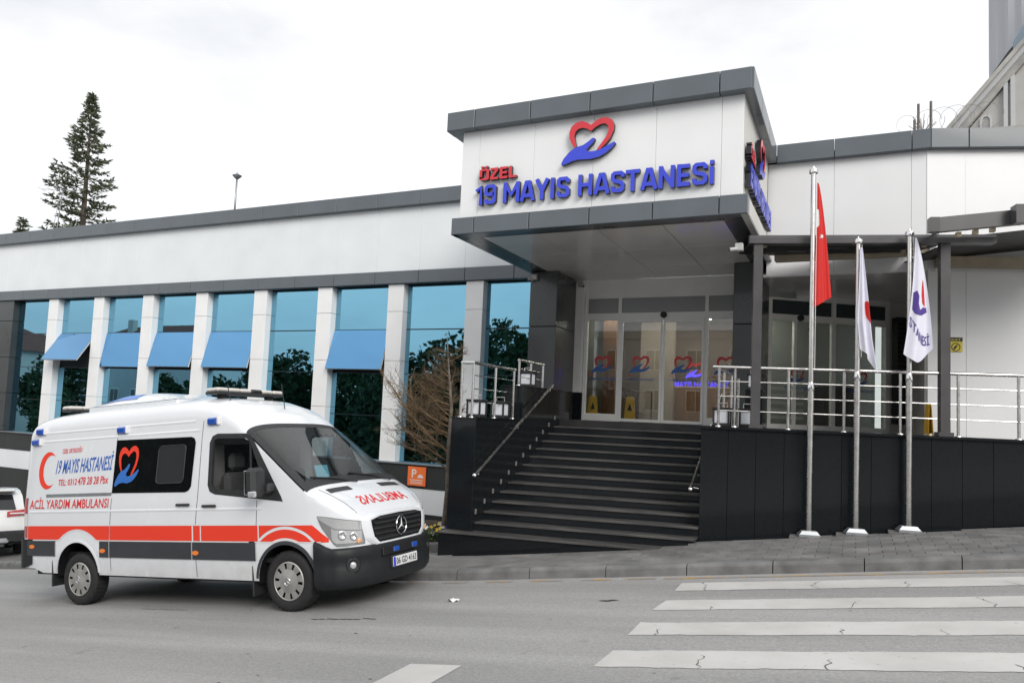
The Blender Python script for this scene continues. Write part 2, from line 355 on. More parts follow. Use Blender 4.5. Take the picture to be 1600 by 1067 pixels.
# lettering ---------------------------------------------------------
def stroke(poly, t):
    """outline of a thick polyline with clipped mitres"""
    P = [Vector(p) for p in poly]; lft, rgt = [], []
    for i, p in enumerate(P):
        a = (P[i]-P[i-1]).normalized() if i > 0 else None; b = (P[i+1]-P[i]).normalized() if i < len(P)-1 else None
        if a is None: a = b
        if b is None: b = a
        na, nb = Vector((-a.y, a.x)), Vector((-b.y, b.x)); m = (na+nb)
        m = m/max(m.length_squared*.5, .9) if m.length > 1e-6 else na
        lft.append(p+m*t/2); rgt.append(p-m*t/2)
    return [tuple(p) for p in lft+rgt[::-1]]
GL = {'1': (.46, [[(.04, .70), (.30, .9), (.30, 0)]]),
 '9': (.70, [[(.56, .5), (.2, .5), (.12, .57), (.12, .83), (.2, .9), (.5, .9), (.58, .83), (.58, .17), (.5, .1), (.2, .1), (.12, .17), (.12, .25)]]),
 'M': (.92, [[(.11, 0), (.11, 1)], [(.79, 0), (.79, 1)], [(.13, .92), (.45, .36), (.77, .92)]]),
 'A': (.78, [[(.08, 0), (.33, .97)], [(.68, 0), (.43, .97)], [(.2, .26), (.56, .26)], [(.28, .9), (.48, .9)]]),
 'Y': (.72, [[(.06, 1), (.34, .42)], [(.62, 1), (.34, .42)], [(.34, .5), (.34, 0)]]),
 'I': (.34, [[(.15, 0), (.15, 1)]]),
 'S': (.72, [[(.58, .70), (.58, .83), (.5, .9), (.2, .9), (.12, .83), (.12, .62), (.2, .54), (.5, .46), (.58, .38), (.58, .17), (.5, .1), (.2, .1), (.12, .17), (.12, .30)]]),
 'H': (.78, [[(.12, 0), (.12, 1)], [(.62, 0), (.62, 1)], [(.12, .5), (.62, .5)]]),
 'T': (.68, [[(0, .9), (.64, .9)], [(.32, .95), (.32, 0)]]),
 'N': (.80, [[(.12, 0), (.12, 1)], [(.64, 0), (.64, 1)], [(.13, .9), (.63, .1)]]),
 'E': (.66, [[(.12, 0), (.12, 1)], [(.12, .9), (.58, .9)], [(.12, .5), (.54, .5)], [(.12, .1), (.58, .1)]]),
 'i': (.36, [[(.14, 0), (.14, .76)], [(.14, .86), (.14, 1.04)]]),
 'O': (.76, [[(.12, .15), (.12, .85), (.22, .9), (.54, .9), (.62, .85), (.62, .15), (.54, .1), (.22, .1), (.12, .15), (.12, .3)]]),
 'Z': (.70, [[(.06, .9), (.60, .9)], [(.56, .88), (.10, .12)], [(.06, .1), (.62, .1)]]),
 'L': (.60, [[(.12, 0), (.12, 1)], [(.12, .1), (.56, .1)]]),
 ' ': (.34, [])}
GL['Ö'] = (.76, GL['O'][1]+[[(.22, 1.06), (.22, 1.22)], [(.52, 1.06), (.52, 1.22)]])
def glyph_polys(ch, t=.2): return [stroke(p, t*(1 if len(p) < 6 else .97)) for p in GL[ch][1]]
def text_width(s): return sum(GL[c][0] for c in s)
HEART = [(700, 308), (682, 293), (656, 283), (630, 288), (611, 305), (602, 330), (604, 360), (615, 388), (630, 408), (637, 403), (630, 378), (625, 352), (630, 331), (643, 319), (662, 316), (682, 323), (700, 336),
 (718, 321), (742, 309), (762, 309), (776, 322), (778, 346), (768, 372), (750, 398), (735, 418), (728, 433), (742, 430), (766, 406), (786, 380), (800, 346), (802, 318), (791, 294), (768, 281), (742, 281), (719, 291)]
HAND = [(570, 478), (580, 455), (605, 426), (632, 407), (665, 400), (690, 385), (708, 370), (719, 374), (712, 392), (692, 412), (682, 425), (692, 434), (716, 434), (746, 428), (780, 412), (805, 400), (810, 407), (792, 430), (766, 450), (740, 463), (700, 470), (650, 466), (620, 470), (590, 482), (572, 485)]
def logo_poly(P): return [((x-570)/240., (485-y)/240.) for x, y in P]     # 1 wide, .85 tall
LH, LB = logo_poly(HEART), logo_poly(HAND)
def blob(txt, W, H, sx=0.):
    """flat letter shapes fitted into a W x H box: verts (x, y), faces"""
    cu = bpy.data.curves.new('lettering', 'FONT'); cu.body = txt; cu.size = 1; cu.offset = .012; cu.resolution_u = 3
    ob = bpy.data.objects.new('lettering', cu); me = bpy.data.meshes.new_from_object(ob)
    vs = [(v.co.x, v.co.y) for v in me.vertices]; fs = [tuple(p.vertices) for p in me.polygons]
    bpy.data.objects.remove(ob); bpy.data.curves.remove(cu); bpy.data.meshes.remove(me)
    x0 = min(v[0] for v in vs); x1 = max(v[0] for v in vs); y0 = min(v[1] for v in vs); y1 = max(v[1] for v in vs)
    return [((x-x0)/(x1-x0)*W+sx*(y-y0)/(y1-y0)*H, (y-y0)/(y1-y0)*H) for x, y in vs], fs
def flat_text(name, txt, W, H, O, U, V, m, parent, off=.003, local=False, sx=0.):
    vs, fs = blob(txt, W, H, sx); O, U, V = Vector(O), Vector(U), Vector(V); N = U.cross(V).normalized()
    return part(name, MB().add([O+U*a+V*b+N*off for a, b in vs], fs), m, parent, local=local, recalc=False)
def flat_poly(name, poly, O, U, V, m, parent, off=.003, s=1, local=False, th=.002):
    return part(name, MB().prism([(a*s, b*s) for a, b in poly], O, U, V, off-th, off), m, parent, local=local)

# ------------------------------------------------------------------ ground, road, pavement
P0 = 2.0                                    # level of the entrance platform
def gz(x):                                  # the street climbs to the right
    if x < -32: return .4+.125*-32+(x+32)*.03
    if x > 14: return .4+.125*14+(x-14)*.03
    return .4+.125*x
xs = [-160, -100, -60, -45, -32]+[i*2. for i in range(-15, 8)]+[20, 40, 90, 160]
ys = [-160, -60, -30, -14, -6, 0, 4, 7, 10, 14, 20, 40, 90, 160]
road = struct(part('road', MB().grid(lambda x, y: (x, y, gz(x)), xs, ys), 'asphalt'))
for o in (road,): INV[o.name] = Matrix.Identity(4)
if road.data.polygons[0].normal.z < 0: road.data.flip_normals()
KD = Vector((math.cos(R(8.6)), math.sin(R(8.6)), 0))
def kerb_y(x):
    if x > -5.3: return 8.76+.1512*(x+5.3)
    t = min(1, (-5.3-x)/5.); return 8.76+.62*t*t*(3-2*t)+.05*(-5.3-x)*.6
pv = MB()
pxs = [-46, -32]+[i*1. for i in range(-31, 15)]
pv.grid(lambda x, v: (x, lerp(kerb_y(x)+.1, 17, v), gz(x)+.105), pxs, [0, .12, .25, .5, 1])
pave = struct(part('pavement', pv, 'mortar'))
INV[pave.name] = Matrix.Identity(4)
if pave.data.polygons[0].normal.z < 0: pave.data.flip_normals()
kb = struct(part('kerb', MB().grid(lambda x, v: (x, kerb_y(x)+.02+.1*v, gz(x)+.06), pxs, [0, 1]), 'mortar')); INV[kb.name] = Matrix.Identity(4)
x = -26.5; k = 0
while x < 8:
    x1 = x+.985; g = .006
    mb = MB(); prof = [(0, -.12), (0, .10), (.012, .128), (.035, .14), (.15, .142), (.15, -.12)]
    pts = []
    for xx in (x+g, x1-g):
        dz = random.uniform(-.004, .004); dy = random.uniform(-.006, .006)
        pts += [(xx, kerb_y(xx)+a+dy, gz(xx)+b+dz) for a, b in prof]
    n = len(prof)
    mb.add(pts, [tuple(range(n))[::-1], tuple(range(n, 2*n))]+[(i, (i+1) % n, n+(i+1) % n, n+i) for i in range(n)])
    part('kerb_stone', mb, 'kerb', kb); x = x1
# pavers: laid along the kerb
PW, PD = .30, .20
WO, WE = Vector((-2.16, 11.5, 0)), Vector((math.cos(R(14)), math.sin(R(14)), 0)); WN = Vector((-WE.y, WE.x, 0))
def wall_y(x): return WO.y+math.tan(R(14))*(x-WO.x)
cnt = 0; far = MB()
cells = []
for row in range(0, 14):
    off = (row % 2)*PW/2
    for i in range(-44, 30):
        u0 = i*PW+off; a = Vector((u0, 0, 0))
        cx = u0+PW/2; y0 = kerb_y(cx)+.155+row*PD
        lim = wall_y(cx)-.05 if cx > -2.2 else (10.30 if cx > -5.8 else 10.6)
        if y0+PD > lim or cx > 4.2 or cx < -12: continue
        cells.append((cx, y0+PD/2))
cells.sort(key=lambda c: -(c[0]*.9-c[1]*.25))
for n_, (cx, cy) in enumerate(cells):
    mb = MB() if n_ < 290 else far
    sl_ = .125; dz = random.uniform(-.002, .002); t2 = random.uniform(-.006, .006); h = .134
    ga = .0016; a0, a1 = cx-PW/2+ga, cx+PW/2-ga
    def yy(x_, s_): return cy+kerb_y(x_)-kerb_y(cx)+s_*(PD/2-ga)
    c_ = .003
    vs_ = [(a0+c_, yy(a0, -1)+c_, gz(a0)+h+dz), (a1-c_, yy(a1, -1)+c_, gz(a1)+h+dz+t2*.3), (a1-c_, yy(a1, 1)-c_, gz(a1)+h+dz+t2*.5), (a0+c_, yy(a0, 1)-c_, gz(a0)+h+dz),
           (a0, yy(a0, -1), gz(a0)+h-.008+dz), (a1, yy(a1, -1), gz(a1)+h-.008+dz), (a1, yy(a1, 1), gz(a1)+h-.008+dz), (a0, yy(a0, 1), gz(a0)+h-.008+dz),
           (a0, yy(a0, -1), gz(a0)+.08), (a1, yy(a1, -1), gz(a1)+.08), (a1, yy(a1, 1), gz(a1)+.08), (a0, yy(a0, 1), gz(a0)+.08)]
    fs_ = [(0, 1, 2, 3)]+[(4+i, 4+(i+1) % 4, (i+1) % 4, i) for i in range(4)]+[(8+i, 8+(i+1) % 4, 4+(i+1) % 4, 4+i) for i in range(4)]
    mb.add(vs_, fs_)
    if n_ < 290: part('paver', mb, random.choice(['paver', 'paver', 'paver2', 'paver3']), pave, recalc=False)
if far.v:
    fo = part('pavers', far, 'paver', pave, recalc=False); fo['kind'] = 'stuff'
# painted markings, 4 mm above the asphalt
def mark(name, pts, m, h=.004):
    k = len(pts)
    c = sum((Vector((a, b, 0)) for a, b in pts), Vector())/k
    part(name, MB().add([(a, b, gz(a)+h) for a, b in pts], [tuple(range(k))]), m, road, recalc=False)
for j, y in enumerate((8.33, 7.36, 6.38, 5.43, 4.47, 3.5)):
    w = .46; a = -1.82+.02*j
    n = 150; lo, hi = [], []
    for i in range(n+1):
        xx = a+i*(9.4/n)
        lo.append((xx+random.uniform(-.02, .02), y+.15*(xx-a)+.008*math.sin(xx*5+j)+random.gauss(0, .005))); hi.append((xx+random.uniform(-.02, .02), y+w+.15*(xx-a)+.007*math.sin(xx*4+2*j)+random.gauss(0, .005)))
    mb = MB(); vs_ = [(p[0], p[1], gz(p[0])+.004) for p in lo+hi]
    mb.add(vs_, [(i, i+1, n+2+i, n+1+i) for i in range(n)]); part('crosswalk_stripe', mb, 'road_white', road, recalc=False)
    # dark cracks wander across the paint
    for q in range(4):
        x0 = a+.5+q*1.05+random.uniform(-.35, .35); mbk = MB(); y_ = y+.15*(x0-a)-.01; xx = x0; pts = []
        y_end = y_+(w+.02)*(1 if random.random() < .5 else random.uniform(.4, .8))
        while y_ < y_end:
            pts.append((xx, y_)); y_ += random.uniform(.03, .07); xx += random.uniform(-.045, .035)
        vv = []
        for i, (px, py) in enumerate(pts):
            wd_ = random.uniform(.0015, .0055)*(1 if 0 < i < len(pts)-1 else .2)
            vv += [(px-wd_, py, gz(px)+.0065), (px+wd_, py, gz(px)+.0065)]
        if len(pts) > 2:
            mbk.add(vv, [(2*i, 2*i+1, 2*i+3, 2*i+2) for i in range(len(pts)-1)]); part('crack', mbk, 'crack', road, recalc=False)
mark('lane_dash', [(-3.27, 3.6), (-2.84, 3.6), (-2.80, 5.27), (-3.25, 5.23)], 'road_white')
for x0, x1 in ((-6.2, -5.75), (-5.5, -5.15), (-4.94, -4.6), (-4.35, -4.0), (-3.75, -3.35), (-3.1, -2.75), (-2.55, -2.2)):
    mark('yellow_dash', [(x0, kerb_y(x0)-.2), (x1, kerb_y(x1)-.2), (x1, kerb_y(x1)-.11), (x0, kerb_y(x0)-.11)], 'road_yellow')
n = 10; mb = MB(); lo = [(-2.1+i*.8, kerb_y(-2.1+i*.8)-.22) for i in range(n)]; hi = [(a, b+.1) for a, b in lo]
mb.add([(p[0], p[1], gz(p[0])+.004) for p in lo+hi], [(i, i+1, n+1+i, n+i) for i in range(n-1)]); part('yellow_line', mb, 'road_yellow', road, recalc=False)
# oil stains and patches on the asphalt
def stain(cx, cy, rx, ry, m):
    k = 18; pts = [(cx+rx*math.cos(2*math.pi*i/k)*random.uniform(.55, 1), cy+ry*math.sin(2*math.pi*i/k)*random.uniform(.5, 1)) for i in range(k)]
    mark('stain', pts, m, .003)
MT['stain'] = mat('stain', (.055, .053, .05), .6, var=.4, vs_=20)
for i in range(9): stain(-5.3+i*.085, 6.55+.01*i+random.uniform(-.03, .03), .06, .022, 'stain')
for i in range(8): stain(-8.2+i*.1, 6.75+random.uniform(-.02, .02), .06, .012, 'stain')
for i in range(34): stain(random.uniform(-9, 1), random.uniform(3.5, 7.6), random.uniform(.008, .03), random.uniform(.006, .02), 'stain')

# ------------------------------------------------------------------ hospital building
B = thing('hospital_building', 'long white and grey clad hospital with blue mirror windows and projecting entrance canopy', 'building', (-8, 15, P0))
YF = 15.0
ZL0, ZL1, ZT0, ZT1 = 5.14, 5.46, 7.09, 7.46
# --- window wing: core walls behind the cladding
core = MB().box(-40, -6.62, 15.19, 24, 5.3, 7.3).box(-40, -6.62, 15.13, 15.3, -6.5, .78).box(-40, -6.62, 15.6, 24, .7, 5.3)
core.box(-40, -6.62, 15.04, 15.62, 5.15, 5.30)
part('wall', core, 'joint', B)
part('roof_deck', MB().box(-40, -6.7, 15.2, 24.5, 7.30, 7.34), 'dark_band', B)
for k in range(24):
    x1 = -8.48-1.272*(k-1); x0 = x1-1.272
    if k == 0: x0, x1 = -8.48, -6.72
    if x0 < -38: break
    panel(B, 'parapet_panel', 'grey_fascia', (0, YF, 0), X3, Z3, x0, x1, ZT0, ZT1, d=.26, c=.008, gap=.005)
    panel(B, 'wall_panel', 'white_panel', (0, 15.15, 0), X3, Z3, x0, x1, ZL1-.02, ZT0+.02, d=.03, c=.003, gap=.0022)
for k in range(25):
    x1 = -7.11-1.283*(k-1); x0 = x1-1.283
    if k == 0: x0, x1 = -7.11, -6.56
    if x0 < -38: break
    panel(B, 'fascia_panel', 'grey_fascia', (0, YF, 0), X3, Z3, x0, x1, ZL0, ZL1, d=.17, c=.008, gap=.005)
for k in range(24):
    x1 = -8.02-1.245*(k-1); x0 = x1-1.245
    if k == 0: x0, x1 = -8.02, -5.9
    panel(B, 'plinth_panel', 'dark_band', (0, 15.06, 0), X3, Z3, x0, x1, .21, .76, d=.06, c=.004, gap=.004)
    panel(B, 'plinth_panel', 'white_panel', (0, 15.075, 0), X3, Z3, x0, x1, -.38, .21, d=.05, c=.003, gap=.0022)
    panel(B, 'plinth_panel', 'dark_band', (0, 15.06, 0), X3, Z3, x0, x1, -5., -.38, d=.06, c=.004, gap=.004)
part('window_sill', MB().box(-40, -6.56, 15.0, 15.5, .765, .79), 'galv', B)
cols = [-8.37-2.2035*i for i in range(8)]
for cx in cols:
    c = part('column', MB().box(cx+.012, cx+.448, 15.10, 15.56, .79, 5.16), 'joint', B)
    for z0, z1 in ((.79, 2.05), (2.05, 3.24), (3.24, 4.46), (4.46, 5.14)):
        g = .006; mb = MB().cbox(cx, cx+.46, 15.07, 15.565, z0+g*.6, z1-g*.6, .006); part('cladding_panel', mb, 'column_panel', c)
# far dark end pier
c = part('pier', MB().box(-27.9, -25.67, 15.1, 15.58, .8, 5.14), 'joint', B)
for z0, z1 in ((.8, 2.05), (2.05, 3.24), (3.24, 4.46), (4.46, 5.14)):
    part('cladding_panel', MB().cbox(-28, -25.64, 15.07, 15.57, z0+.005, z1-.005, .008), 'dark_clad', c)
# glazing
bays = [(-25.64, cols[7])]+[(cols[i]+.46, cols[i-1]) for i in range(7, 0, -1)]+[(cols[0]+.46, -6.55)]
awn = {1: 34, 2: 9, 3: 15, 4: 15, 6: 17}
MT['dark_room'] = mat('dark_room', (.01, .015, .02), .9)
for bi, (x0, x1) in enumerate(bays):
    w = part('window', MB().box(x0, x1, 15.33, 15.37, .79, 5.14), 'dark_room', B)
    rows = [(.80, 1.87), (1.89, 2.93), (2.95, 4.02), (4.05, 5.13)]
    for r_, (z0, z1) in enumerate(rows):
        if r_ == 2 and bi in awn: continue
        # panes are never perfectly parallel: a fraction of a degree each
        t1 = random.uniform(-.0022, .0022); t2 = random.uniform(-.0018, .0018)
        mb = MB().add([(x0+.01, 15.27-t1, z0), (x1-.01, 15.27+t1, z0), (x1-.01, 15.27+t1+t2, z1), (x0+.01, 15.27-t1+t2, z1),
                       (x0+.01, 15.30, z0), (x1-.01, 15.30, z0), (x1-.01, 15.30, z1), (x0+.01, 15.30, z1)],
                      [(0, 1, 2, 3), (7, 6, 5, 4), (0, 4, 5, 1), (1, 5, 6, 2), (2, 6, 7, 3), (3, 7, 4, 0)])
        part('pane', mb, 'mirror_glass', w, recalc=False)
    for z in (1.88, 2.94, 4.035): part('mullion', MB().box(x0, x1, 15.278, 15.32, z-.012, z+.012), 'mullion', w)
    if bi in awn:
        a = R(awn[bi]); O = Vector((x0+.02, 15.25, 4.03)); V = Vector((0, -math.sin(a), -math.cos(a))); N = X3.cross(-V).normalized()
        W_, H_ = x1-x0-.04, 1.06
        s = part('sash', MB().obox(O+X3*W_/2+V*H_/2-N*.022, X3*W_/2, V*H_/2, N*.018), 'awning_frame', w)
        part('pane', MB().obox(O+X3*W_/2+V*H_/2+N*.001, X3*(W_/2-.004), V*(H_/2-.004), N*.005), 'awning_glass_sky_tint', w)
        part('opening', MB().box(x0, x1, 15.30, 15.33, 2.94, 4.03), 'dark_room', w)

# --- entrance canopy
CX0, CX1, CY = -6.62, -1.5, 11.25
part('canopy_core', MB().box(CX0+.14, CX1-.16, CY+.16, 15.3, 5.26, 7.40), 'joint', B)
part('canopy_roof', MB().box(CX0, CX1, CY+.1, 16, 7.30, 7.36), 'dark_band', B)
cj = [CX0-.16, -6.21, -5.13, -4.05, -2.99, -1.95, CX1+.03]
for a, b in zip(cj[:-1], cj[1:]):
    panel(B, 'parapet_panel', 'grey_fascia', (0, CY-.06, 0), X3, Z3, a, b, 7.10, 7.45, d=.3, c=.01, gap=.006)
cj2 = [CX0, -6.17, -5.10, -4.02, -2.96, -1.93, CX1]
for a, b in zip(cj2[:-1], cj2[1:]):
    panel(B, 'fascia_panel', 'grey_fascia', (0, CY, 0), X3, Z3, a, b, 5.2, 5.51, d=.2, c=.01, gap=.006)
    panel(B, 'wall_panel', 'white_sign_panel', (0, CY+.12, 0), X3, Z3, max(a, CX0+.1), min(b, CX1-.1), 5.49, 7.12, d=.04, c=.003, gap=.002)
sj = [11.16, 12.25, 13.35, 14.66]
for a, b in zip(sj[:-1], sj[1:]):
    panel(B, 'parapet_panel', 'grey_fascia', (CX1+.06, 0, 0), Y3, Z3, a+(.04 if a < 11.2 else 0), b, 7.104, 7.446, d=.3, c=.01, gap=.006)
for a, b in zip([11.38, 12.25, 13.35], [12.25, 13.35, 14.66]):
    panel(B, 'wall_panel', 'cream_panel', (CX1-.1, 0, 0), Y3, Z3, a, b, 5.22, 7.12, d=.05, c=.003, gap=.003)
panel(B, 'wall_panel', 'cream_panel', (CX1-.012, 0, 0), Y3, Z3, 11.28, 14.66, 5.2, 5.51, d=.1, c=.003, gap=.003)
for a, b in zip(sj[:-1], sj[1:]):
    panel(B, 'parapet_panel', 'grey_fascia', (CX0-.16, 0, 0), -Y3, Z3, -b-.3, -a-.3, 7.104, 7.446, d=.3, c=.01, gap=.006)
panel(B, 'wall_panel', 'white_sign_panel', (CX0+.1, 0, 0), -Y3, Z3, -15.1, -11.38, 5.49, 7.12, d=.05, c=.003, gap=.002)
panel(B, 'fascia_panel', 'grey_fascia', (CX0, 0, 0), -Y3, Z3, -15.02, -11.26, 5.2, 5.51, d=.1, c=.01, gap=.006)
# underside: dark border and pale soffit panels
sx = [-6.16, -5.12, -3.98, -2.88, -1.90]; sy = [11.60, 13.2, 14.66, 15.94]
part('soffit_border', MB().box(CX0+.01, CX1-.01, CY+.02, sy[0]-.004, 5.204, 5.25), 'dark_clad', B)
part('soffit_border', MB().box(CX0+.01, sx[0]-.004, sy[0]-.003, 15.05, 5.205, 5.25), 'dark_clad', B)
part('soffit_border', MB().box(sx[-1]+.004, CX1-.01, sy[0]-.003, 15.05, 5.205, 5.25), 'dark_clad', B)
part('soffit_backing', MB().box(CX0+.02, CX1-.02, CY+.1, 15.98, 5.235, 5.27), 'joint', B)
for i in range(4):
    for j in range(3):
        panel(B, 'soffit_panel', 'soffit', (0, 0, 5.208), -X3, Y3, -sx[i+1], -sx[i], sy[j], sy[j+1], d=.02, c=.003, gap=.005)
# --- entrance piers
def pier(x0, x1, y0, y1, joints=(2.0, 3.99, 5.2)):
    c = part('pier', MB().box(x0+.02, x1-.02, y0+.02, y1, 2.0, 5.2), 'joint', B)
    for a, b in zip(joints[:-1], joints[1:]):
        part('cladding_panel', MB().cbox(x0, x1, y0, y0+.34, a+.006, b-.006, .008), 'dark_clad', c)
        part('cladding_panel', MB().cbox(x0+.003, x1-.003, y0+.348, y1-.01, a+.006, b-.006, .008), 'dark_clad', c)
pier(-6.54, -5.9, 14.68, 15.92)
pier(-2.20, -1.66, 14.70, 15.92)
# --- entrance front with sliding doors
YD = 15.94
part('door_header', MB().box(-5.92, -1.7, YD+.01, YD+.2, 4.86, 5.21), 'door_white', B)
part('jamb', MB().cbox(-5.93, -5.70, YD-.08, YD+.1, 2.62, 5.16, .01), 'door_white', B)
part('jamb', MB().cbox(-5.93, -5.70, YD-.04, YD+.12, 2.0, 2.615, .01), 'granite', B)
fr = MB()
for x0, x1 in ((-5.69, -5.62), (-4.90, -4.82), (-2.97, -2.89), (-1.80, -1.70)): fr.box(x0, x1, YD, YD+.09, 2.0, 4.86)
for z0, z1 in ((4.78, 4.858), (4.28, 4.44)): fr.box(-5.62, -1.75, YD+.002, YD+.088, z0, z1)
fr.box(-5.62, -4.90, YD+.004, YD+.086, 2.0, 2.14); fr.box(-2.89, -1.75, YD+.004, YD+.086, 2.0, 2.14)
part('door_frame', fr, 'door_white', B)
for x0, x1 in ((-5.62, -4.90), (-4.82, -2.97), (-2.89, -1.8)):
    part('transom_pane', MB().box(x0, x1, YD+.03, YD+.045, 4.44, 4.78), 'frosted', B)
def leaf(x0, x1, y, bottom=.07):
    d = part('door_leaf', MB().box(x0, x0+.05, y, y+.05, 2.01, 4.28).box(x1-.05, x1, y, y+.05, 2.01, 4.28).box(x0+.05, x1-.05, y+.001, y+.049, 2.01, 2.01+bottom).box(x0+.05, x1-.05, y+.001, y+.049, 4.22, 4.28), 'door_white', B)
    p = part('pane', MB().box(x0+.05, x1-.05, y+.02, y+.03, 2.01+bottom, 4.22), 'clear', d); return d
def door_logo(cx, y, d, w=.46):
    flat_poly('heart_print', LH, (cx-w*.55, y, 3.08), X3*w, Z3*w, 'print_red', d, .004)
    flat_poly('hand_print', LB, (cx-w*.55, y, 3.08), X3*w, Z3*w, 'print_blue', d, .004)
    flat_text('lettering', '19 MAYIS HASTANESİ', .60, .075, (cx-.29, y, 2.92), X3, Z3, 'print_blue', d, .004)
    flat_text('lettering', 'ÖZEL', .09, .05, (cx-.29, y, 3.01), X3, Z3, 'print_red', d, .004)
for x0, x1 in ((-4.82, -3.87), (-3.86, -2.97)):
    d = leaf(x0, x1, YD-.02, .06); door_logo((x0+x1)/2, YD-.002, d)
for x0, x1 in ((-5.62, -4.90), (-2.89, -1.85)):
    d = part('side_light', MB().box(x0, x1, YD+.03, YD+.05, 2.14, 2.16), 'door_white', B)
    part('pane', MB().box(x0, x1, YD+.035, YD+.045, 2.16, 4.28), 'clear', d); door_logo(x0+.38, YD+.03, d)
part('door_sensor', MB().lathe([(.0, -.03), (.05, -.03), (.07, 0), (.07, .05), (0, .05)], (-3.86, YD-.05, 4.38), (0, 1, 0), 14), 'black_plastic', B, True)
# --- lobby behind the doors
part('lobby_floor', MB().box(-7.5, -1.2, YD+.1, 21, 1.9, 2.0), 'lobby_floor', B)
part('lobby_wall', MB().box(-7.6, -7.45, YD+.12, 21, 2.0, 5.1), 'lobby_wall', B)
part('lobby_wall', MB().box(-2.46, -2.40, 17.5, 21, 2.0, 5.1), 'lobby_wall', B)
part('lobby_wall', MB().box(-7.45, -1.3, 20.9, 21, 2.0, 5.1), 'lobby_dark', B)
part('lobby_wall', MB().box(-6.9, -5.7, 17.6, 17.75, 2.0, 4.8), 'lobby_pale', B)
part('lobby_column', MB().box(-5.68, -5.35, 17.3, 17.75, 2.0, 4.8), 'wood', B)
part('lobby_wall', MB().box(-5.3, -4.4, 19.4, 19.6, 2.0, 4.8), 'lobby_wall', B)
part('notice_board', MB().box(-6.5, -5.9, 17.57, 17.598, 3.05, 3.25), 'lobby_wall', B)
part('notice_board', MB().box(-6.5, -5.9, 17.57, 17.598, 2.6, 2.8), 'lobby_wall', B)
part('reception_desk', MB().cbox(-4.6, -2.0, 19.6, 20.3, 2.0, 3.0, .03), 'wood', B)
part('lobby_ceiling', MB().box(-7.5, -1.2, YD+.11, 21, 4.82, 4.9), 'lobby_pale', B)
for x_ in (-5.4, -4.5, -3.6, -2.7, -1.9):
    for y_ in (17.0, 18.4, 19.8):
        part('downlight', MB().lathe([(0, 0), (.06, 0), (.075, -.008), (.075, .01)], (x_, y_, 4.815), (0, 0, 1), 14), 'downlight', B)
led = part('led_sign', MB().box(-4.75, -3.0, 20.05, 20.09, 2.98, 3.56), 'lobby_dark', B)
flat_text('lettering', '19 MAYIS HASTANESİ', 1.62, .2, (-4.70, 20.04, 3.0), X3, Z3, 'led_blue', led, .004)
flat_poly('hand_light', LB, (-4.22, 20.04, 3.24), X3*.5, Z3*.5, 'led_blue', led, .004)
flat_poly('heart_light', LH, (-4.22, 20.04, 3.24), X3*.5, Z3*.5, 'led_red', led, .004)

# --- right wing above the side terrace
YR = 14.65
RX = 1.14
D2 = Vector((math.cos(R(17)), math.sin(R(17)), 0)); N2 = Vector((D2.y, -D2.x, 0))
part('wall', MB().box(-1.6, RX-.1, YR+.18, 18, 5.05, 7.3), 'joint', B)
for a, b in zip([CX1+.06, -.42, .86], [-.42, .86, RX+.02]):
    panel(B, 'parapet_panel', 'grey_fascia', (0, YR, 0), X3, Z3, a, b, 7.10, 7.46, d=.26, c=.008, gap=.005)
    panel(B, 'wall_panel', 'white_sign_panel', (0, YR+.13, 0), X3, Z3, (CX1-.11 if a < -1 else a), b-(.03 if b > 1 else 0), 4.92, 7.12, d=.04, c=.003, gap=.002)
part('porch_soffit', MB().box(-1.7, RX+.1, YR+.14, 19, 4.90, 4.96), 'soffit', B)
O2 = Vector((RX+.02, YR, 0))
wb = MB(); wb.obox(O2+D2*7+Z3*3.8-N2*.35, D2*6.9, N2*.15, Z3*3.5); part('wall', wb, 'joint', B)
for a, b in zip([0, .63, 1.9, 3.2, 4.5, 5.8], [.63, 1.9, 3.2, 4.5, 5.8, 7.1]):
    panel(B, 'parapet_panel', 'grey_fascia', O2, D2, Z3, a, b, 7.10, 7.46, d=.26, c=.008, gap=.005)
    panel(B, 'wall_panel', 'white_sign_panel', O2-N2*.13, D2, Z3, a-.02, b, 4.92, 7.12, d=.04, c=.003, gap=.002)
    panel(B, 'wall_panel', 'white_sign_panel', O2-N2*.13, D2, Z3, a, b, 1.9, 4.92, d=.04, c=.003, gap=.002)
# --- side porch with the second sliding door
D3 = Vector((math.cos(R(33)), math.sin(R(33)), 0)); O3 = Vector((-1.85, 16.55, 0)); N3 = Vector((D3.y, -D3.x, 0))
part('jamb_wall', MB().box(RX-.06, RX+.02, YR+.19, 18.6, 1.95, 4.9), 'soffit', B)
part('wall', MB().obox(O3+D3*1.7+Z3*4.93-N3*.1, D3*1.9, N3*.08, Z3*.03), 'door_white', B)
part('wall', MB().obox(O3+D3*3.2+Z3*3.45-N3*.1, D3*.3, N3*.08, Z3*1.5), 'soffit', B)
fr = MB()
def bar(s0, s1, z0, z1, o=0): fr.obox(O3+D3*(s0+s1)/2+Z3*(z0+z1)/2+N3*o, D3*(s1-s0)/2, N3*.045, Z3*(z1-z0)/2)
for s0 in (.0, .10, 1.58, 2.86): bar(s0, s0+.09, 2.0, 4.9)
bar(.19, 2.86, 4.78, 4.90, .001); bar(.19, 2.86, 4.33, 4.47, .001); bar(.19, 2.86, 2.0, 2.1, .001); bar(.7, .76, 2.1, 4.33, .002)
part('door_frame', fr, 'door_white', B)
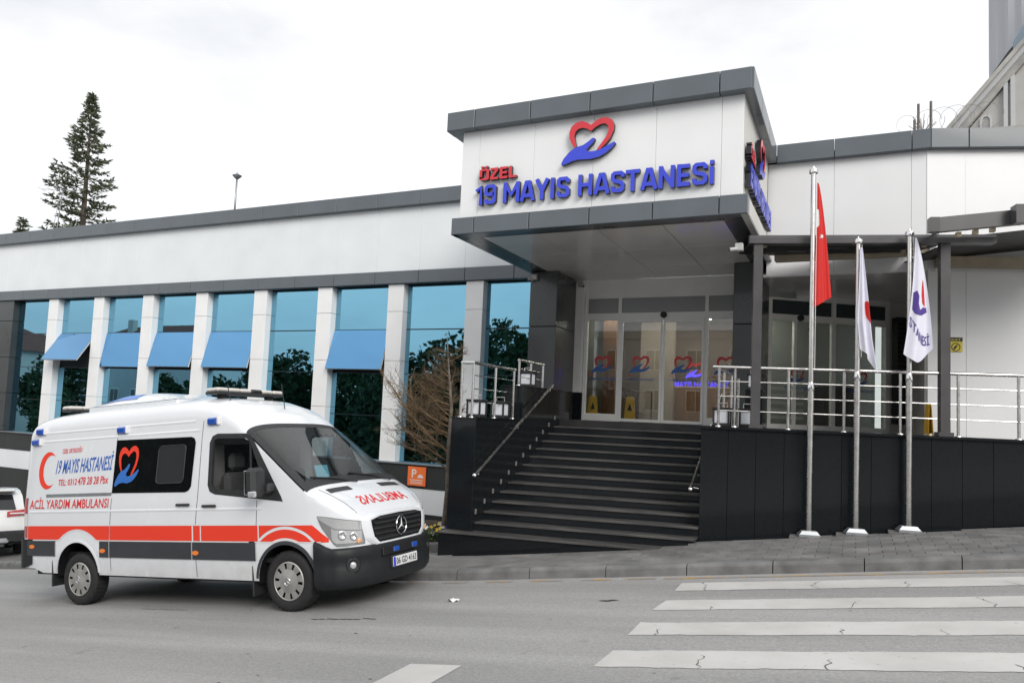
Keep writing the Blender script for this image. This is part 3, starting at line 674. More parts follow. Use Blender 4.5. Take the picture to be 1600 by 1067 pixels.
for s0, s1 in ((.19, 1.58), (1.67, 2.86)):
    part('transom_pane', MB().obox(O3+D3*(s0+s1)/2+Z3*4.625, D3*(s1-s0)/2, N3*.006, Z3*.155), 'transom_dark', B)
    d = part('pane', MB().obox(O3+D3*(s0+s1)/2+Z3*3.215, D3*(s1-s0)/2, N3*.006, Z3*1.115), 'clear', B)
    q = O3+D3*(s0+.42)+N3*.01
    flat_poly('heart_print', LH, q+Z3*3.0, D3*.36, Z3*.36, 'print_red', d, .004); flat_poly('hand_print', LB, q+Z3*3.0, D3*.36, Z3*.36, 'print_blue', d, .004)
    flat_text('lettering', '19 MAYIS HASTANESİ', .6, .08, q-D3*.1+Z3*2.86, D3, Z3, 'print_blue', d, .004)
part('porch_room', MB().obox(O3+D3*1.75+Z3*3.4-N3*1.15, D3*1.62, N3*.06, Z3*1.6), 'lobby_pale', B)
part('porch_cabinet', MB().obox(O3+D3*2.2+Z3*2.5-N3*.8, D3*.4, N3*.2, Z3*.5), 'black_plastic', B)
for q in range(5): part('slat_bench', MB().obox(O3+D3*.75+Z3*(2.25+.16*q)-N3*.5, D3*.48, N3*.03, Z3*.035), 'paper_white', B)
part('shutter', MB().obox(O3+D3*2.98+Z3*3.35+N3*.35, D3*.13, N3*.1, Z3*1.15), 'black_matte', B)
for q in range(22): part('shutter_slat', MB().obox(O3+D3*2.98+Z3*(2.3+.1*q)+N3*.46, D3*.135, N3*.025, Z3*.012), 'black_plastic', B)
part('door_sensor', MB().lathe([(.0, -.03), (.05, -.03), (.07, 0), (.07, .05), (0, .05)], O3+D3*.83+Z3*4.40+N3*.1, -N3, 14), 'black_plastic', B, True)

# ------------------------------------------------------------------ sign lettering
def sign(root, O, U, name_m=('sign_blue', 'sign_red')):
    N = Vector(U).cross(Z3).normalized(); U = Vector(U)
    def run(txt, W, H, o, m, t=.2):
        k = W/text_width(txt); x = 0
        for ch in txt:
            gp = glyph_polys(ch, t)
            if gp:
                a, b = MB(), MB()
                for i, g in enumerate(gp):
                    e = .0007*i
                    a.prism([(x*k+p*k, q*H) for p, q in g], o, U, Z3, .02, .088); b.prism([(x*k+p*k, q*H) for p, q in g], o, U, Z3, .0885, .095+e)
                l_ = part('letter', b, m, root); part('letter_return', a, 'sign_side', l_)
            x += GL[ch][0]
    run('19 MAYIS HASTANESi', 4.20, .36, O+U*0, name_m[0], .178)
    run('ÖZEL', .74, .21, O+U*.06+Z3*.44, name_m[1], .19)
    for nm, pl, m in (('heart', LH, name_m[1]), ('hand', LB, name_m[0])):
        l_ = part(nm, MB().prism([(a*.94, b*.86) for a, b in pl], O+U*1.62+Z3*.555, U, Z3, .0885, .096), m, root)
        part('letter_return', MB().prism([(a*.94, b*.86) for a, b in pl], O+U*1.62+Z3*.555, U, Z3, .02, .088), 'sign_side', l_)
sg = thing('hospital_sign', 'raised blue and red hospital lettering with heart and hand on the white canopy front', 'sign', (-6.17, 11.37, 5.71))
sign(sg, Vector((-6.17, 11.37, 5.71)), X3)
sg2 = thing('hospital_sign', 'same raised heart and hospital lettering seen edge-on on the side of the canopy', 'sign', (-1.6, 11.42, 5.66))
def side_sign():
    O = Vector((-1.6, 11.45, 5.70)); U = Y3
    N = U.cross(Z3)
    k = 3.0/4.2
    def run(txt, W, H, o, m, t=.2):
        kk = W/text_width(txt); x = 0
        for ch in txt:
            gp = glyph_polys(ch, t)
            if gp:
                a, b = MB(), MB()
                for i, g in enumerate(gp):
                    a.prism([(x*kk+p*kk, q*H) for p, q in g], o, U, Z3, .02, .098); b.prism([(x*kk+p*kk, q*H) for p, q in g], o, U, Z3, .0985, .105+.0007*i)
                l_ = part('letter', b, m, sg2); part('letter_return', a, 'sign_side', l_)
            x += GL[ch][0]
    run('19 MAYIS HASTANESi', 3.0, .36, O, 'sign_blue', .21); run('ÖZEL', .55, .2, O+U*.04+Z3*.44, 'sign_red', .24)
    for nm, pl, m in (('heart', LH, 'sign_red'), ('hand', LB, 'sign_blue')):
        l_ = part(nm, MB().prism([(a*.8, b*.8) for a, b in pl], O+U*1.1+Z3*.52, U, Z3, .0985, .106), m, sg2)
        part('letter_return', MB().prism([(a*.8, b*.8) for a, b in pl], O+U*1.1+Z3*.52, U, Z3, .02, .098), 'sign_side', l_)
side_sign()

# ------------------------------------------------------------------ staircase, platform and granite walls
TS = math.tan(R(11))
def nose(n, x): return 10.55+(12-n)*.295+TS*(x+5.5)
ST = thing('entrance_staircase', 'broad flight of black granite steps climbing to the entrance doors', 'stairs', (-3.8, 10.6, .2))
for n in range(13, 0, -1):
    z = P0-n*.14; x0, x1 = (-5.94 if n == 13 else -5.5), (-1.9 if n < 10 else -2.165)
    zb = -1.0 if n > 10 else z-.3
    r_ = MB().add([(x0, nose(n, x0)+.022, zb), (x1, nose(n, x1)+.022, zb), (x1, nose(n, x1)+.5, zb), (x0, nose(n, x0)+.5, zb),
                   (x0, nose(n, x0)+.022, z-.03), (x1, nose(n, x1)+.022, z-.03), (x1, nose(n, x1)+.5, z-.03), (x0, nose(n, x0)+.5, z-.03)],
                  [(3, 2, 1, 0), (4, 5, 6, 7), (0, 1, 5, 4), (1, 2, 6, 5), (2, 3, 7, 6), (3, 0, 4, 7)])
    s_ = part('step', r_, 'granite', ST)
    # tread slabs in three uneven lengths
    cuts = [x0, lerp(x0, x1, .36+random.uniform(-.06, .06)), lerp(x0, x1, .70+random.uniform(-.05, .05)), x1]
    for a, b in zip(cuts[:-1], cuts[1:]):
        a += .002; b -= .002; e = random.uniform(-.003, .003); c_ = .005
        f = lambda xx, dy, zz: (xx, nose(n, xx)+dy+e, zz)
        mb = MB().add([f(a, 0, z-.03), f(b, 0, z-.03), f(b, .34, z-.03), f(a, .34, z-.03), f(a, 0, z-c_), f(b, 0, z-c_), f(a, c_, z), f(b, c_, z), f(b, .34, z), f(a, .34, z)],
                      [(3, 2, 1, 0), (0, 1, 5, 4), (4, 5, 7, 6), (6, 7, 8, 9), (1, 2, 8, 7, 5), (3, 0, 4, 6, 9), (2, 3, 9, 8)])
        part('tread', mb, 'granite_tread_dust_sheen', s_)
PL = thing('entrance_platform', 'black granite terrace behind the steps and the retaining wall', 'terrace', (-2, 14, P0))
fl = MB()
poly = [(-5.5, nose(0, -5.5)), (-2.05, nose(0, -2.05)), (-2.05, 11.62), (WO+WE*9).to_2d()[:], ((WO+WE*9)+Vector((0, 8, 0))).to_2d()[:], (-5.5, 18)]
fl.prism([(p[0], p[1]) for p in poly], (0, 0, 0), X3, Y3, 1.86, 2.0); part('floor', fl, 'granite_floor', PL)
part('backing', MB().prism([((WO+WE*.05+WN*.06).x, (WO+WE*.05+WN*.06).y), ((WO+WE*9+WN*.06).x, (WO+WE*9+WN*.06).y), ((WO+WE*9+WN*.6).x, (WO+WE*9+WN*.6).y), ((WO+WE*.05+WN*.6).x, (WO+WE*.05+WN*.6).y)], (0, 0, 0), X3, Y3, -.6, 1.86), 'joint', PL)
GW = thing('granite_wall', 'polished black granite retaining wall beside the pavement behind the flagpoles', 'wall', (1, 12.2, .5))
s0 = 0; k = 0
while s0 < 8.6:
    w_ = .405; pz = gz(WO.x+WE.x*s0)
    panel(GW, 'granite_panel', 'granite', WO, WE, Z3, s0, s0+w_, pz-.1, 1.962, d=.05, c=.002, gap=.0022); s0 += w_; k += 1
part('coping', MB().obox(WO+WE*4.2+WN*.16+Z3*1.982, WE*4.5, WN*.2, Z3*.018), 'granite', GW)
panel(GW, 'granite_panel', 'granite', WO+WN*.0, -Y3, Z3, -3.4, -.02, 0, 1.962, d=.05, c=.002, gap=.002)
LW = thing('granite_pier', 'black granite stair wall and pier left of the steps', 'wall', (-5.72, 11.5, .2))
part('core', MB().box(-5.92, -5.53, 10.50, 14.66, -.8, 1.90).box(-5.92, -5.53, 12.32, 14.66, 1.9, 2.55), 'joint', LW)
panel(LW, 'granite_panel', 'granite', (0, 10.44, 0), X3, Z3, -5.95, -5.5, -.6, 1.95, d=.06, c=.003, gap=.001)
y = 10.45
for w_ in (.28, .3, .3, .3, .3, .3):
    panel(LW, 'granite_panel', 'granite', (-5.5, 0, 0), Y3, Z3, y, y+w_, -.2, 1.95, d=.03, c=.002, gap=.0016); y += w_
while y < 14.6:
    panel(LW, 'granite_panel', 'granite', (-5.5, 0, 0), Y3, Z3, y, y+.3, .4, 2.56, d=.03, c=.002, gap=.0016); y += .3
panel(LW, 'granite_panel', 'granite', (0, 12.26, 0), X3, Z3, -5.95, -5.5, 1.95, 2.56, d=.05, c=.003, gap=.001)
panel(LW, 'granite_panel', 'granite', (-5.95, 0, 0), -Y3, Z3, -14.6, -10.45, -.9, 1.95, d=.03, c=.003, gap=.001)
part('coping', MB().box(-5.965, -5.485, 10.42, 12.25, 1.95, 1.972), 'granite', LW); part('coping', MB().box(-5.965, -5.485, 12.24, 14.66, 2.56, 2.585), 'granite', LW)
for n in range(12):
    yy_ = nose(12-n, -5.5)-.02; zz = P0-(12-n)*.14+.16
    part('step_light', MB().cbox(-5.5, -5.482, yy_, yy_+.05, zz-.04, zz+.04, .005), 'step_light', LW)
# handrails
def rail_post(root, p, h, r=.021):
    p = Vector(p); q = part('post', MB().tube([p, p+Z3*h], r, 10), 'steel', root, 'auto')
    part('base_plate', MB().lathe([(0, 0), (.048, 0), (.044, .012), (r, .018)], p, (0, 0, 1), 14), 'steel', q, 'auto')
RG = thing('terrace_railing', 'brushed steel railing with thin bars along the black granite wall top', 'railing', (0, 12.1, P0))
wp = lambda s, z, n=.1: WO+WE*s+WN*n+Z3*z
for s_ in (.26, .50, 1.28, 2.07, 2.85, 3.63, 4.42, 5.2, 6.0, 6.8): rail_post(RG, wp(s_, 2.0), .90)
part('top_rail', MB().tube([wp(.16, 2.92), wp(8.4, 2.92)], .026, 12), 'steel', RG, 'auto')
for z in (2.25, 2.47, 2.70): part('bar', MB().tube([wp(.27, z), wp(8.4, z)], .0085, 8), 'steel', RG, 'auto')
RS = thing('side_railing', 'short steel railing running back from the top of the steps by the right pier', 'railing', (-2.0, 12.6, P0))
for y_ in (12.3, 13.1, 13.9): rail_post(RS, (-1.96, y_, 2.0), .88)
part('top_rail', MB().tube([(-1.96, 11.7, 2.9), (-1.96, 13.95, 2.9)], .026, 10), 'steel', RS, 'auto')
for z in (2.25, 2.47, 2.70): part('bar', MB().tube([(-1.96, 11.7, z), (-1.96, 13.9, z)], .0085, 8), 'steel', RS, 'auto')
RL = thing('pier_railing', 'steel railing with tall corner posts on the lower black pier left of the steps', 'railing', (-5.7, 11.3, 1.97))
for x_, y_ in ((-5.86, 10.56), (-5.66, 10.58), (-5.66, 11.4), (-5.66, 12.15)): rail_post(RL, (x_, y_, 1.97), .88)
part('top_rail', MB().tube([(-5.88, 10.56, 2.86), (-5.66, 10.57, 2.86), (-5.66, 12.2, 2.86)], .026, 10), 'steel', RL, 'auto')
for z in (2.22, 2.44, 2.66): part('bar', MB().tube([(-5.66, 10.58, z), (-5.66, 12.15, z)], .0085, 8), 'steel', RL, 'auto')
RU = thing('upper_pier_railing', 'short steel railing on the raised black block next to the dark pier', 'railing', (-5.7, 13, 2.585))
for y_ in (12.36, 12.9, 13.5): rail_post(RU, (-5.66, y_, 2.585), .46)
part('top_rail', MB().tube([(-5.66, 12.33, 3.06), (-5.66, 13.55, 3.06)], .026, 10), 'steel', RU, 'auto')
for z in (2.75, 2.9): part('bar', MB().tube([(-5.66, 12.36, z), (-5.66, 13.5, z)], .0085, 8), 'steel', RU, 'auto')
HR = thing('stair_handrail', 'sloping dark steel handrail on the left wall of the steps', 'handrail', (-5.42, 11.8, 1.5))
part('rail', MB().tube([(-5.4, 10.30, 1.08), (-5.4, 13.40, 2.66)], .024, 10), 'steel', HR, 'auto')
part('end_cap', MB().lathe([(0, -.04), (.03, -.03), (.038, 0), (.03, .03), (0, .04)], (-5.4, 10.29, 1.075), (0, .9, .45), 12), 'steel_cap', HR, True)
for t in (.04, .5, .96):
    p = Vector((-5.4, lerp(10.30, 13.4, t), lerp(1.08, 2.66, t))); part('bracket', MB().tube([p, p-Z3*.06, p+Vector((-.09, 0, -.07))], .009, 6), 'steel', HR)
HR2 = thing('stair_handrail', 'sloping dark steel handrail at the right edge of the steps, half hidden by the wall', 'handrail', (-2.28, 12.5, 1.5))
part('rail', MB().tube([(-2.28, 11.42, 1.04), (-2.28, 14.2, 2.6)], .024, 10), 'steel', HR2, 'auto')
part('end_cap', MB().lathe([(0, -.04), (.03, -.03), (.038, 0), (.03, .03), (0, .04)], (-2.28, 11.41, 1.035), (0, .9, .5), 12), 'steel_cap', HR2, True)
p = Vector((-2.28, 11.55, 1.11)); part('bracket', MB().tube([p, p-Z3*.06, p+Vector((.1, 0, -.07))], .009, 6), 'steel', HR2)
# lanterns
def lantern(p, label, s=.13, h=.30):
    t = thing('lantern', label, 'lantern', p, group='square lanterns by the railings'); x, y, z = p
    part('base', MB().cbox(x-s, x+s, y-s, y+s, z, z+.05, .008), 'black_plastic', t)
    part('diffuser', MB().cbox(x-s*.82, x+s*.82, y-s*.82, y+s*.82, z+.05, z+h-.04, .01), 'lantern_white', t)
    for a in (-1, 1):
        for b in (-1, 1): part('corner_post', MB().box(x+a*s*.9-.012, x+a*s*.9+.012, y+b*s*.9-.012, y+b*s*.9+.012, z+.05, z+h-.04), 'black_plastic', t)
    part('cap', MB().cbox(x-s*1.08, x+s*1.08, y-s*1.08, y+s*1.08, z+h-.04, z+h, .012), 'black_plastic', t)
    part('handle', MB().tube([(x-s*.6, y, z+h), (x-s*.6, y, z+h+.07), (x+s*.6, y, z+h+.07), (x+s*.6, y, z+h)], .008, 6), 'steel', t)
lantern((-5.72, 10.86, 1.972), 'white square lantern on the lower left pier nearest the front corner')
lantern((-5.72, 11.75, 1.972), 'white square lantern on the lower left pier against the raised block')
lantern((-5.74, 12.95, 2.585), 'white square lantern on top of the raised black block')
lantern((-1.93, 12.0, 2.0), 'white square lantern on the terrace behind the first steel railing post')
lantern((-1.55, 12.15, 2.0), 'white square lantern on the terrace beside the left pergola post')
lantern((-1.63, 13.6, 2.66), 'white square lantern raised behind the right railing corner')
part('plinth', MB().cbox(-1.78, -1.48, 13.45, 13.75, 1.99, 2.66, .01), 'granite', PL)

# ------------------------------------------------------------------ pergolas over the terrace
PG = thing('pergola', 'dark grey metal pergola with black slatted roof over the terrace', 'pergola', wp(2.1, 2.0))
for s_ in (.80, 3.44):
    q = part('post', MB().prism([(-.065, -.065), (.065, -.065), (.065, .065), (-.065, .065)], wp(s_, 0), WE, WN, 2.0, 4.84), 'pergola', PG)
    part('base_plate', MB().prism([(-.1, -.1), (.1, -.1), (.1, .1), (-.1, .1)], wp(s_, 0), WE, WN, 2.0, 2.06), 'pergola', q)
bm_ = [(-.10, 0), (-.10, .08), (-.07, .13), (.08, .16), (.08, 0)]
part('beam', MB().prism(bm_, wp(.66, 4.84), WN, Z3, 0, 3.45, WE), 'pergola', PG)
for s_ in (.74, 2.1, 3.5):
    a, b = wp(s_, 4.93, .1), wp(s_+.2, 5.30, 2.75)
    part('rafter', MB().tube([a, b], .045, 4), 'pergola', PG)
for k in range(15):
    t = (k+.7)/15.5; z = lerp(4.90, 5.27, t)
    c = wp(2.16, z, lerp(.15, 2.7, t)); part('slat', MB().obox(c, WE*1.42, WN*.088, Z3*.012+WN*.004), 'black_matte', PG)
    if k in (2, 5, 9): part('light_strip', MB().obox(c-WE*(.5-.25*(k % 3))-Z3*.02, WE*.16, WN*.012, Z3*.006), 'galv', PG)
for s_, n_ in ((.95, .5), (.95, 1.1), (.95, 1.7), (3.3, .5), (3.3, 1.0), (3.3, 1.5)):
    part('slide_block', MB().obox(wp(s_, 4.86+.13*n_, n_), WE*.03, WN*.05, Z3*.03), 'cream_block', PG)
part('rolled_fabric', MB().cbox(-1.42, RX-.02, 14.30, 14.46, 5.10, 5.27, .03), 'fabric_beige', PG)
PG2 = thing('pergola', 'second dark pergola whose sloping roof starts at the right edge of the terrace', 'pergola', wp(4.6, 2.0))
a = Vector((1.02, 11.90, 5.00)); b = Vector((5.2, 13.4, 5.55))
part('beam', MB().obox((a+b)/2, (b-a)/2, WN*.05, Z3*.105), 'pergola', PG2)
part('end_block', MB().obox(a-WE*.05, WE*.06, WN*.07, Z3*.105), 'pergola', PG2)
part('rafter', MB().tube([a, a+Vector((.15, 2.7, .28))], .05, 4), 'pergola', PG2)
c_ = Vector((2.02, 12.1, 5.13)); part('end_block', MB().obox(c_, WE*.06, WN*.09, Z3*.13), 'pergola', PG2)
part('post', MB().prism([(-.065, -.065), (.065, -.065), (.065, .065), (-.065, .065)], wp(5.2, 0), WE, WN, 2.0, 5.3), 'pergola', PG2)
for k in range(14):
    t = (k+.1)/14.; c = wp(5.12, lerp(5.10, 5.27, t), lerp(.12, 2.7, t))
    part('slat', MB().obox(c, (WE+Z3*.118)*1.5, WN*.088, Z3*.012+WN*.004), 'black_matte', PG2)
    if k in (3, 7): part('light_strip', MB().obox(c-WE*(1.1-.3*(k % 2))-Z3*.025, WE*.13, WN*.012, Z3*.006), 'galv', PG2)
for k in range(3): part('slide_block', MB().obox(a+Vector((.28+.22*k, .22+.08*k, -.10+.04*k)), WE*.03, WN*.04, Z3*.032), 'cream_block', PG2)
part('rolled_fabric', MB().obox(O2+D2*2.0+N2*.08+Z3*5.02, D2*1.95, N2*.08, Z3*.09), 'fabric_beige', PG2)

# ------------------------------------------------------------------ flagpoles and flags
def flagpole(x, y, top, coll, label):
    z = gz(x)+.13; t = thing('flagpole', label, 'flagpole', (x, y, z), group='steel flagpoles on the pavement')
    part('base', MB().prism([(-.15, -.09), (.15, -.09), (.15, .09), (-.15, .09)], (x, y, z+.01), WE, WN, 0, .035).add(
        [Vector((x, y, z+.045))+WE*(sx_*.14*k)+WN*(sy_*.085*k)+Z3*h for k, h in ((1, 0), (.72, .05)) for sx_, sy_ in ((-1, -1), (1, -1), (1, 1), (-1, 1))],
        [(0, 1, 2, 3), (7, 6, 5, 4), (0, 4, 5, 1), (1, 5, 6, 2), (2, 6, 7, 3), (3, 7, 4, 0)]), 'galv', t)
    part('mortar_pad', MB().cbox(x-.26, x+.26, y-.15, y+.14, z-.05, z+.008, .004), 'mortar', t)
    part('lower_pole', MB().tube([(x, y, z+.09), (x, y, coll)], .042, 16), 'steel', t, 'auto')
    part('collar', MB().lathe([(.042, -.04), (.048, -.02), (.048, .02), (.036, .09)], (x, y, coll), (0, 0, 1), 16), 'steel_cap', t, 'auto')
    part('upper_pole', MB().tube([(x, y, coll), (x, y, top)], .035, 16), 'steel', t, 'auto')
    part('finial', MB().lathe([(.0, -.03), (.062, -.03), (.066, 0), (.058, .03), (.03, .05), (.012, .055), (.01, .075), (0, .08)], (x, y, top), (0, 0, 1), 16), 'steel_cap', t, 'auto')
    part('halyard', MB().tube([(x+.05, y-.02, top-.05), (x+.052, y-.03, coll+.3)], .004, 4), 'paper_white', t)
    return t
F1, F2, F3 = (-.62, 11.72), (0.0, 11.88), (.68, 12.04)
flagpole(*F1, 5.90, 2.62, 'tallest steel flagpole carrying the red flag')
flagpole(*F2, 4.82, 2.80, 'shorter steel flagpole in the middle carrying a white flag with a red crescent')
flagpole(*F3, 4.93, 2.80, 'steel flagpole furthest right carrying the hospital flag')
CAMD = Vector((-.42, .9, 0)); CR = Vector((.905, .4258, 0))
def cloth(root, name, m, fn, nu=18, nv=34):
    return part(name, MB().grid(fn, frange(0, 1, nu), frange(0, 1, nv)), m, root, True)
def overlay(root, name, m, poly_uv, fn, off=-.004, sub=3):
    """print that follows the cloth: (u, v) polygon triangulated and draped"""
    bm = bmesh.new(); vs_ = [bm.verts.new((a, b, 0)) for a, b in poly_uv]; bm.faces.new(vs_)
    bmesh.ops.triangulate(bm, faces=bm.faces)
    bmesh.ops.subdivide_edges(bm, edges=bm.edges, cuts=sub, use_grid_fill=True); bm.verts.index_update()
    mb = MB().add([fn(v.co.x, v.co.y)+CAMD*off for v in bm.verts], [tuple(v.index for v in f.verts) for f in bm.faces]); bm.free()
    part(name, mb, m, root, True, recalc=False)
# red flag: hangs limp from the halyard, widening downwards
fl1 = thing('flag', 'limp red flag with white crescent and star on the tallest pole', 'flag', (F1[0], F1[1], 4.8), group='flags')
def fn1(u, v):
    top, bot = 5.72, lerp(3.84, 4.02, u)
    w = .02+.235*v**.75; x = u*w; f = math.sin(u*9+v*1.2)*.028*(.25+v)*(.4+.6*(1-u))+math.sin(u*17+v*2.5)*.012*v
    return Vector((F1[0], F1[1], 0))+CR*(.048+x)+CAMD*(f-.02+.05*u*v)+Z3*(lerp(top, bot, v)-.02*u*v)
cloth(fl1, 'cloth', 'flag_red', fn1)
star = [(.55+.28*math.cos(R(20)+math.pi*i/5)*(1 if i % 2 == 0 else .42), .455+.022*math.sin(R(20)+math.pi*i/5)*(1 if i % 2 == 0 else .42)) for i in range(10)]
overlay(fl1, 'star_print', 'paper_white', star, fn1, -.006, 2)
cres = [(.12+.42*math.cos(t)*.75, .29+.075*math.sin(t)) for t in [R(60)+R(240)*i/12 for i in range(13)]]+[(.26+.30*math.cos(t)*.75, .29+.058*math.sin(t)) for t in [R(285)-R(210)*i/12 for i in range(13)]]
overlay(fl1, 'crescent_print', 'paper_white', [(max(.02, a), b) for a, b in cres], fn1, -.006, 2)
fl2 = thing('flag', 'limp white flag with part of a red crescent on the middle pole', 'flag', (F2[0], F2[1], 3.9), group='flags')
def fn2(u, v):
    top, bot = 4.72, lerp(3.22, 2.83, u)
    w = .03+.215*v**.9; f = math.sin(u*10+v*2)*.032*(.2+v)+math.sin(u*19-v)*.012*v
    off = -.03*v if v < .72 else -.03*v+(v-.72)*.16
    return Vector((F2[0], F2[1], 0))+CR*(.0+off+u*w)+CAMD*(f-.07)+Z3*(lerp(top, bot, v)+.05*math.sin(u*3)*v)
cloth(fl2, 'cloth', 'flag_white', fn2)
c2 = [(.98+.36*math.cos(t), .52+.085*math.sin(t)) for t in [R(95)+R(170)*i/10 for i in range(11)]]+[(1.05+.26*math.cos(t), .52+.07*math.sin(t)) for t in [R(262)-R(164)*i/10 for i in range(11)]]
overlay(fl2, 'crescent_print', 'flag_red', [(min(.995, a), b) for a, b in c2], fn2, -.005, 2)
fl3 = thing('flag', 'limp white hospital flag with purple hand and diagonal lettering on the right pole', 'flag', (F3[0], F3[1], 4), group='flags')
def fn3(u, v):
    top, bot = 4.86, lerp(3.16, 3.25, u)-.16*math.sin(math.pi*u)
    w = .03+.36*v**.85; f = math.sin(u*8+v*2.2)*.03*(.2+v)+math.sin(u*15+v)*.010*v
    off = .04-.14*v**2
    return Vector((F3[0], F3[1], 0))+CR*(off+u*w)+CAMD*(f-.07)+Z3*lerp(top, bot, v)
cloth(fl3, 'cloth', 'flag_white', fn3)
hand = [(.10, .46), (.28, .43), (.40, .47), (.36, .53), (.44, .58), (.66, .57), (.86, .60), (.88, .645), (.7, .63), (.45, .625), (.2, .625), (.10, .60)]
overlay(fl3, 'hand_print', 'flag_purple', hand, fn3, -.005, 3)
overlay(fl3, 'heart_print', 'flag_red', [(.62, .40), (.74, .35), (.80, .375), (.70, .42), (.66, .50), (.80, .56), (.78, .58), (.6, .53), (.57, .46)], fn3, -.005, 2)
vs_, fs_ = blob('STANESİ', 1.0, .17)
part('lettering', MB().add([fn3(min(.97, .04+a*.88), .69+a*.20-b*.62+.05)+CAMD*-.006 for a, b in vs_], fs_), 'flag_purple', fl3, recalc=False)

# ------------------------------------------------------------------ small fittings
def bullet_camera(p, d, label):
    t = thing('security_camera', label, 'camera', p, group='security cameras'); p = Vector(p); d = Vector(d).normalized()
    part('mount', MB().cbox(p.x-.06, p.x+.06, p.y-.04, p.y+.06, p.z-.06, p.z+.06, .01), 'camera_white', t)
    part('body', MB().lathe([(0, 0), (.03, 0), (.032, .11), (.026, .12), (0, .12)], p+d*.04-Z3*.02, d, 12), 'camera_white', t, 'auto')
    part('lens', MB().lathe([(0, .122), (.022, .122), (.022, .115)], p+d*.04-Z3*.02, d, 12), 'ink', t)
bullet_camera((-6.42, 14.62, 5.07), (-.8, -.6, -.25), 'white security camera under the canopy at the left dark pier')
bullet_camera((-5.78, 15.82, 5.10), (.7, -.7, -.3), 'white security camera above the left door jamb')
bullet_camera((-1.66, 11.55, 4.76), (-.8, -.55, -.2), 'white security camera beside the top of the left pergola post')
PS = thing('parking_sign', 'orange parking sign with white P on the dark wall band', 'sign', (-9.42, 15.03, .27))
part('plate', MB().cbox(-9.69, -9.19, 15.02, 15.05, .27, .72, .008), 'park_orange', PS)
flat_text('letter', 'P', .13, .2, (-9.57, 15.02, .46), X3, Z3, 'paper_white', PS, .003)
part('car_pictogram', MB().prism([(0, 0), (.02, .045), (.045, .075), (.11, .075), (.135, .045), (.16, .04), (.16, 0)], (-9.41, 15.02, .465), X3, Z3, .001, .003), 'paper_white', PS)
for q, w_ in ((.405, .36), (.365, .32), (.325, .34)): part('text_line', MB().box(-9.44-w_/2, -9.44+w_/2, 15.0175, 15.0195, q, q+.014), 'paper_white', PS)
WS = thing('warning_sign', 'small yellow and black caution sign on the wall behind the right pergola post', 'sign', O2+D2*.38+Z3*3.5)
q = O2+D2*.2-N2*.115
part('plate', MB().prism([(0, 0), (.36, 0), (.36, .25), (0, .25)], q+Z3*3.48, D2, Z3, 0, .01), 'warn_yellow', WS)
part('header', MB().prism([(0, 0), (.36, 0), (.36, .07), (0, .07)], q+Z3*3.66, D2, Z3, .0105, .012), 'ink', WS)
flat_text('lettering', 'DİKKAT', .3, .045, q+D2*.03+Z3*3.672, D2, Z3, 'warn_yellow', WS, .014)
part('pictogram', MB().lathe([(.075, .0), (.075, .002), (.06, .002), (.06, 0)], q+D2*.25+Z3*3.56+N2*.011, N2, 20), 'ink', WS)
part('pictogram', MB().prism([(.02, .03), (.06, .05), (.1, .13), (.06, .11), (.03, .08)], q+D2*.19+Z3*3.48, D2, Z3, .0105, .013), 'ink', WS)
part('text_line', MB().prism([(.02, .02), (.14, .02), (.14, .04), (.02, .04)], q+Z3*3.50, D2, Z3, .0105, .012), 'ink', WS)
def wet_sign(p, label, rz=0., h=.58, w=.13, spread=.11):
    t = thing('wet_floor_sign', label, 'sign', p, group='yellow wet floor signs'); p = Vector(p)
    U = Vector((math.cos(rz), math.sin(rz), 0)); V = Vector((-U.y, U.x, 0))
    for s_ in (-1, 1):
        a = p+V*s_*spread; H = (p+V*s_*.012+Z3*h-a)
        pl = [(-w, 0), (-w*.72, 0), (-w*.66, .07), (w*.66, .07), (w*.72, 0), (w, 0), (w*.72, .93), (w*.45, 1), (-w*.45, 1), (-w*.72, .93)]
        part('board', MB().prism(pl, a, U, H, -.006, .006), 'wet_yellow', t)
    part('print', MB().prism([(-w*.4, .45), (w*.4, .45), (0, .75)], p-V*(spread)-V*.012, U, (p-V*.012+Z3*h-(p-V*spread)), .004, .008), 'ink', t)
wet_sign((-5.60, 16.45, 2.0), 'yellow folding wet floor sign inside the leftmost glass panel of the entrance', .3)
wet_sign((-4.72, 16.5, 2.0), 'yellow folding wet floor sign just behind the left sliding door', .2)
wet_sign((.98, 12.75, 2.0), 'yellow folding sign seen edge-on on the terrace beside the right pergola post', R(100), .48, .13, .035)
# display stand in the lobby
LS = thing('display_stand', 'dark metal stand just inside the left sliding door', 'stand', (-4.45, 16.7, 2.0))
part('frame', MB().tube([(-4.72, 16.8, 2.0), (-4.72, 16.8, 2.72), (-4.3, 16.8, 2.70), (-4.3, 16.8, 2.0)], .014, 6), 'black_plastic', LS)

# ------------------------------------------------------------------ planting bed by the wing
PB = thing('flower_bed', 'raised bed edged with pale kerb blocks left of the granite steps', 'flower bed', (-8, 11, gz(-8)))
part('soil', MB().grid(lambda x, y: (x, y, gz(x)+.24+.04*math.sin(x*5)*math.cos(y*7)), frange(-13, -5.97, 30), frange(10.86, 14.95, 12)), 'soil', PB)
for k in range(16):
    x1 = -5.98-k*.46; x0 = x1-.45
    mb = MB(); mb.add([(x_, y_, gz(x_)+z_) for x_ in (x0, x1) for y_, z_ in ((10.72, .05), (10.72, .24), (10.735, .26), (10.86, .26), (10.86, .05))],
        [(0, 1, 2, 3, 4), (9, 8, 7, 6, 5)]+[(i, 5+i, 5+(i+1) % 5, (i+1) % 5) for i in range(5)]); part('edging_block', mb, 'kerb', PB)
lv = MB(); ptl = {'petal_white': MB(), 'petal_purple': MB(), 'petal_yellow': MB()}
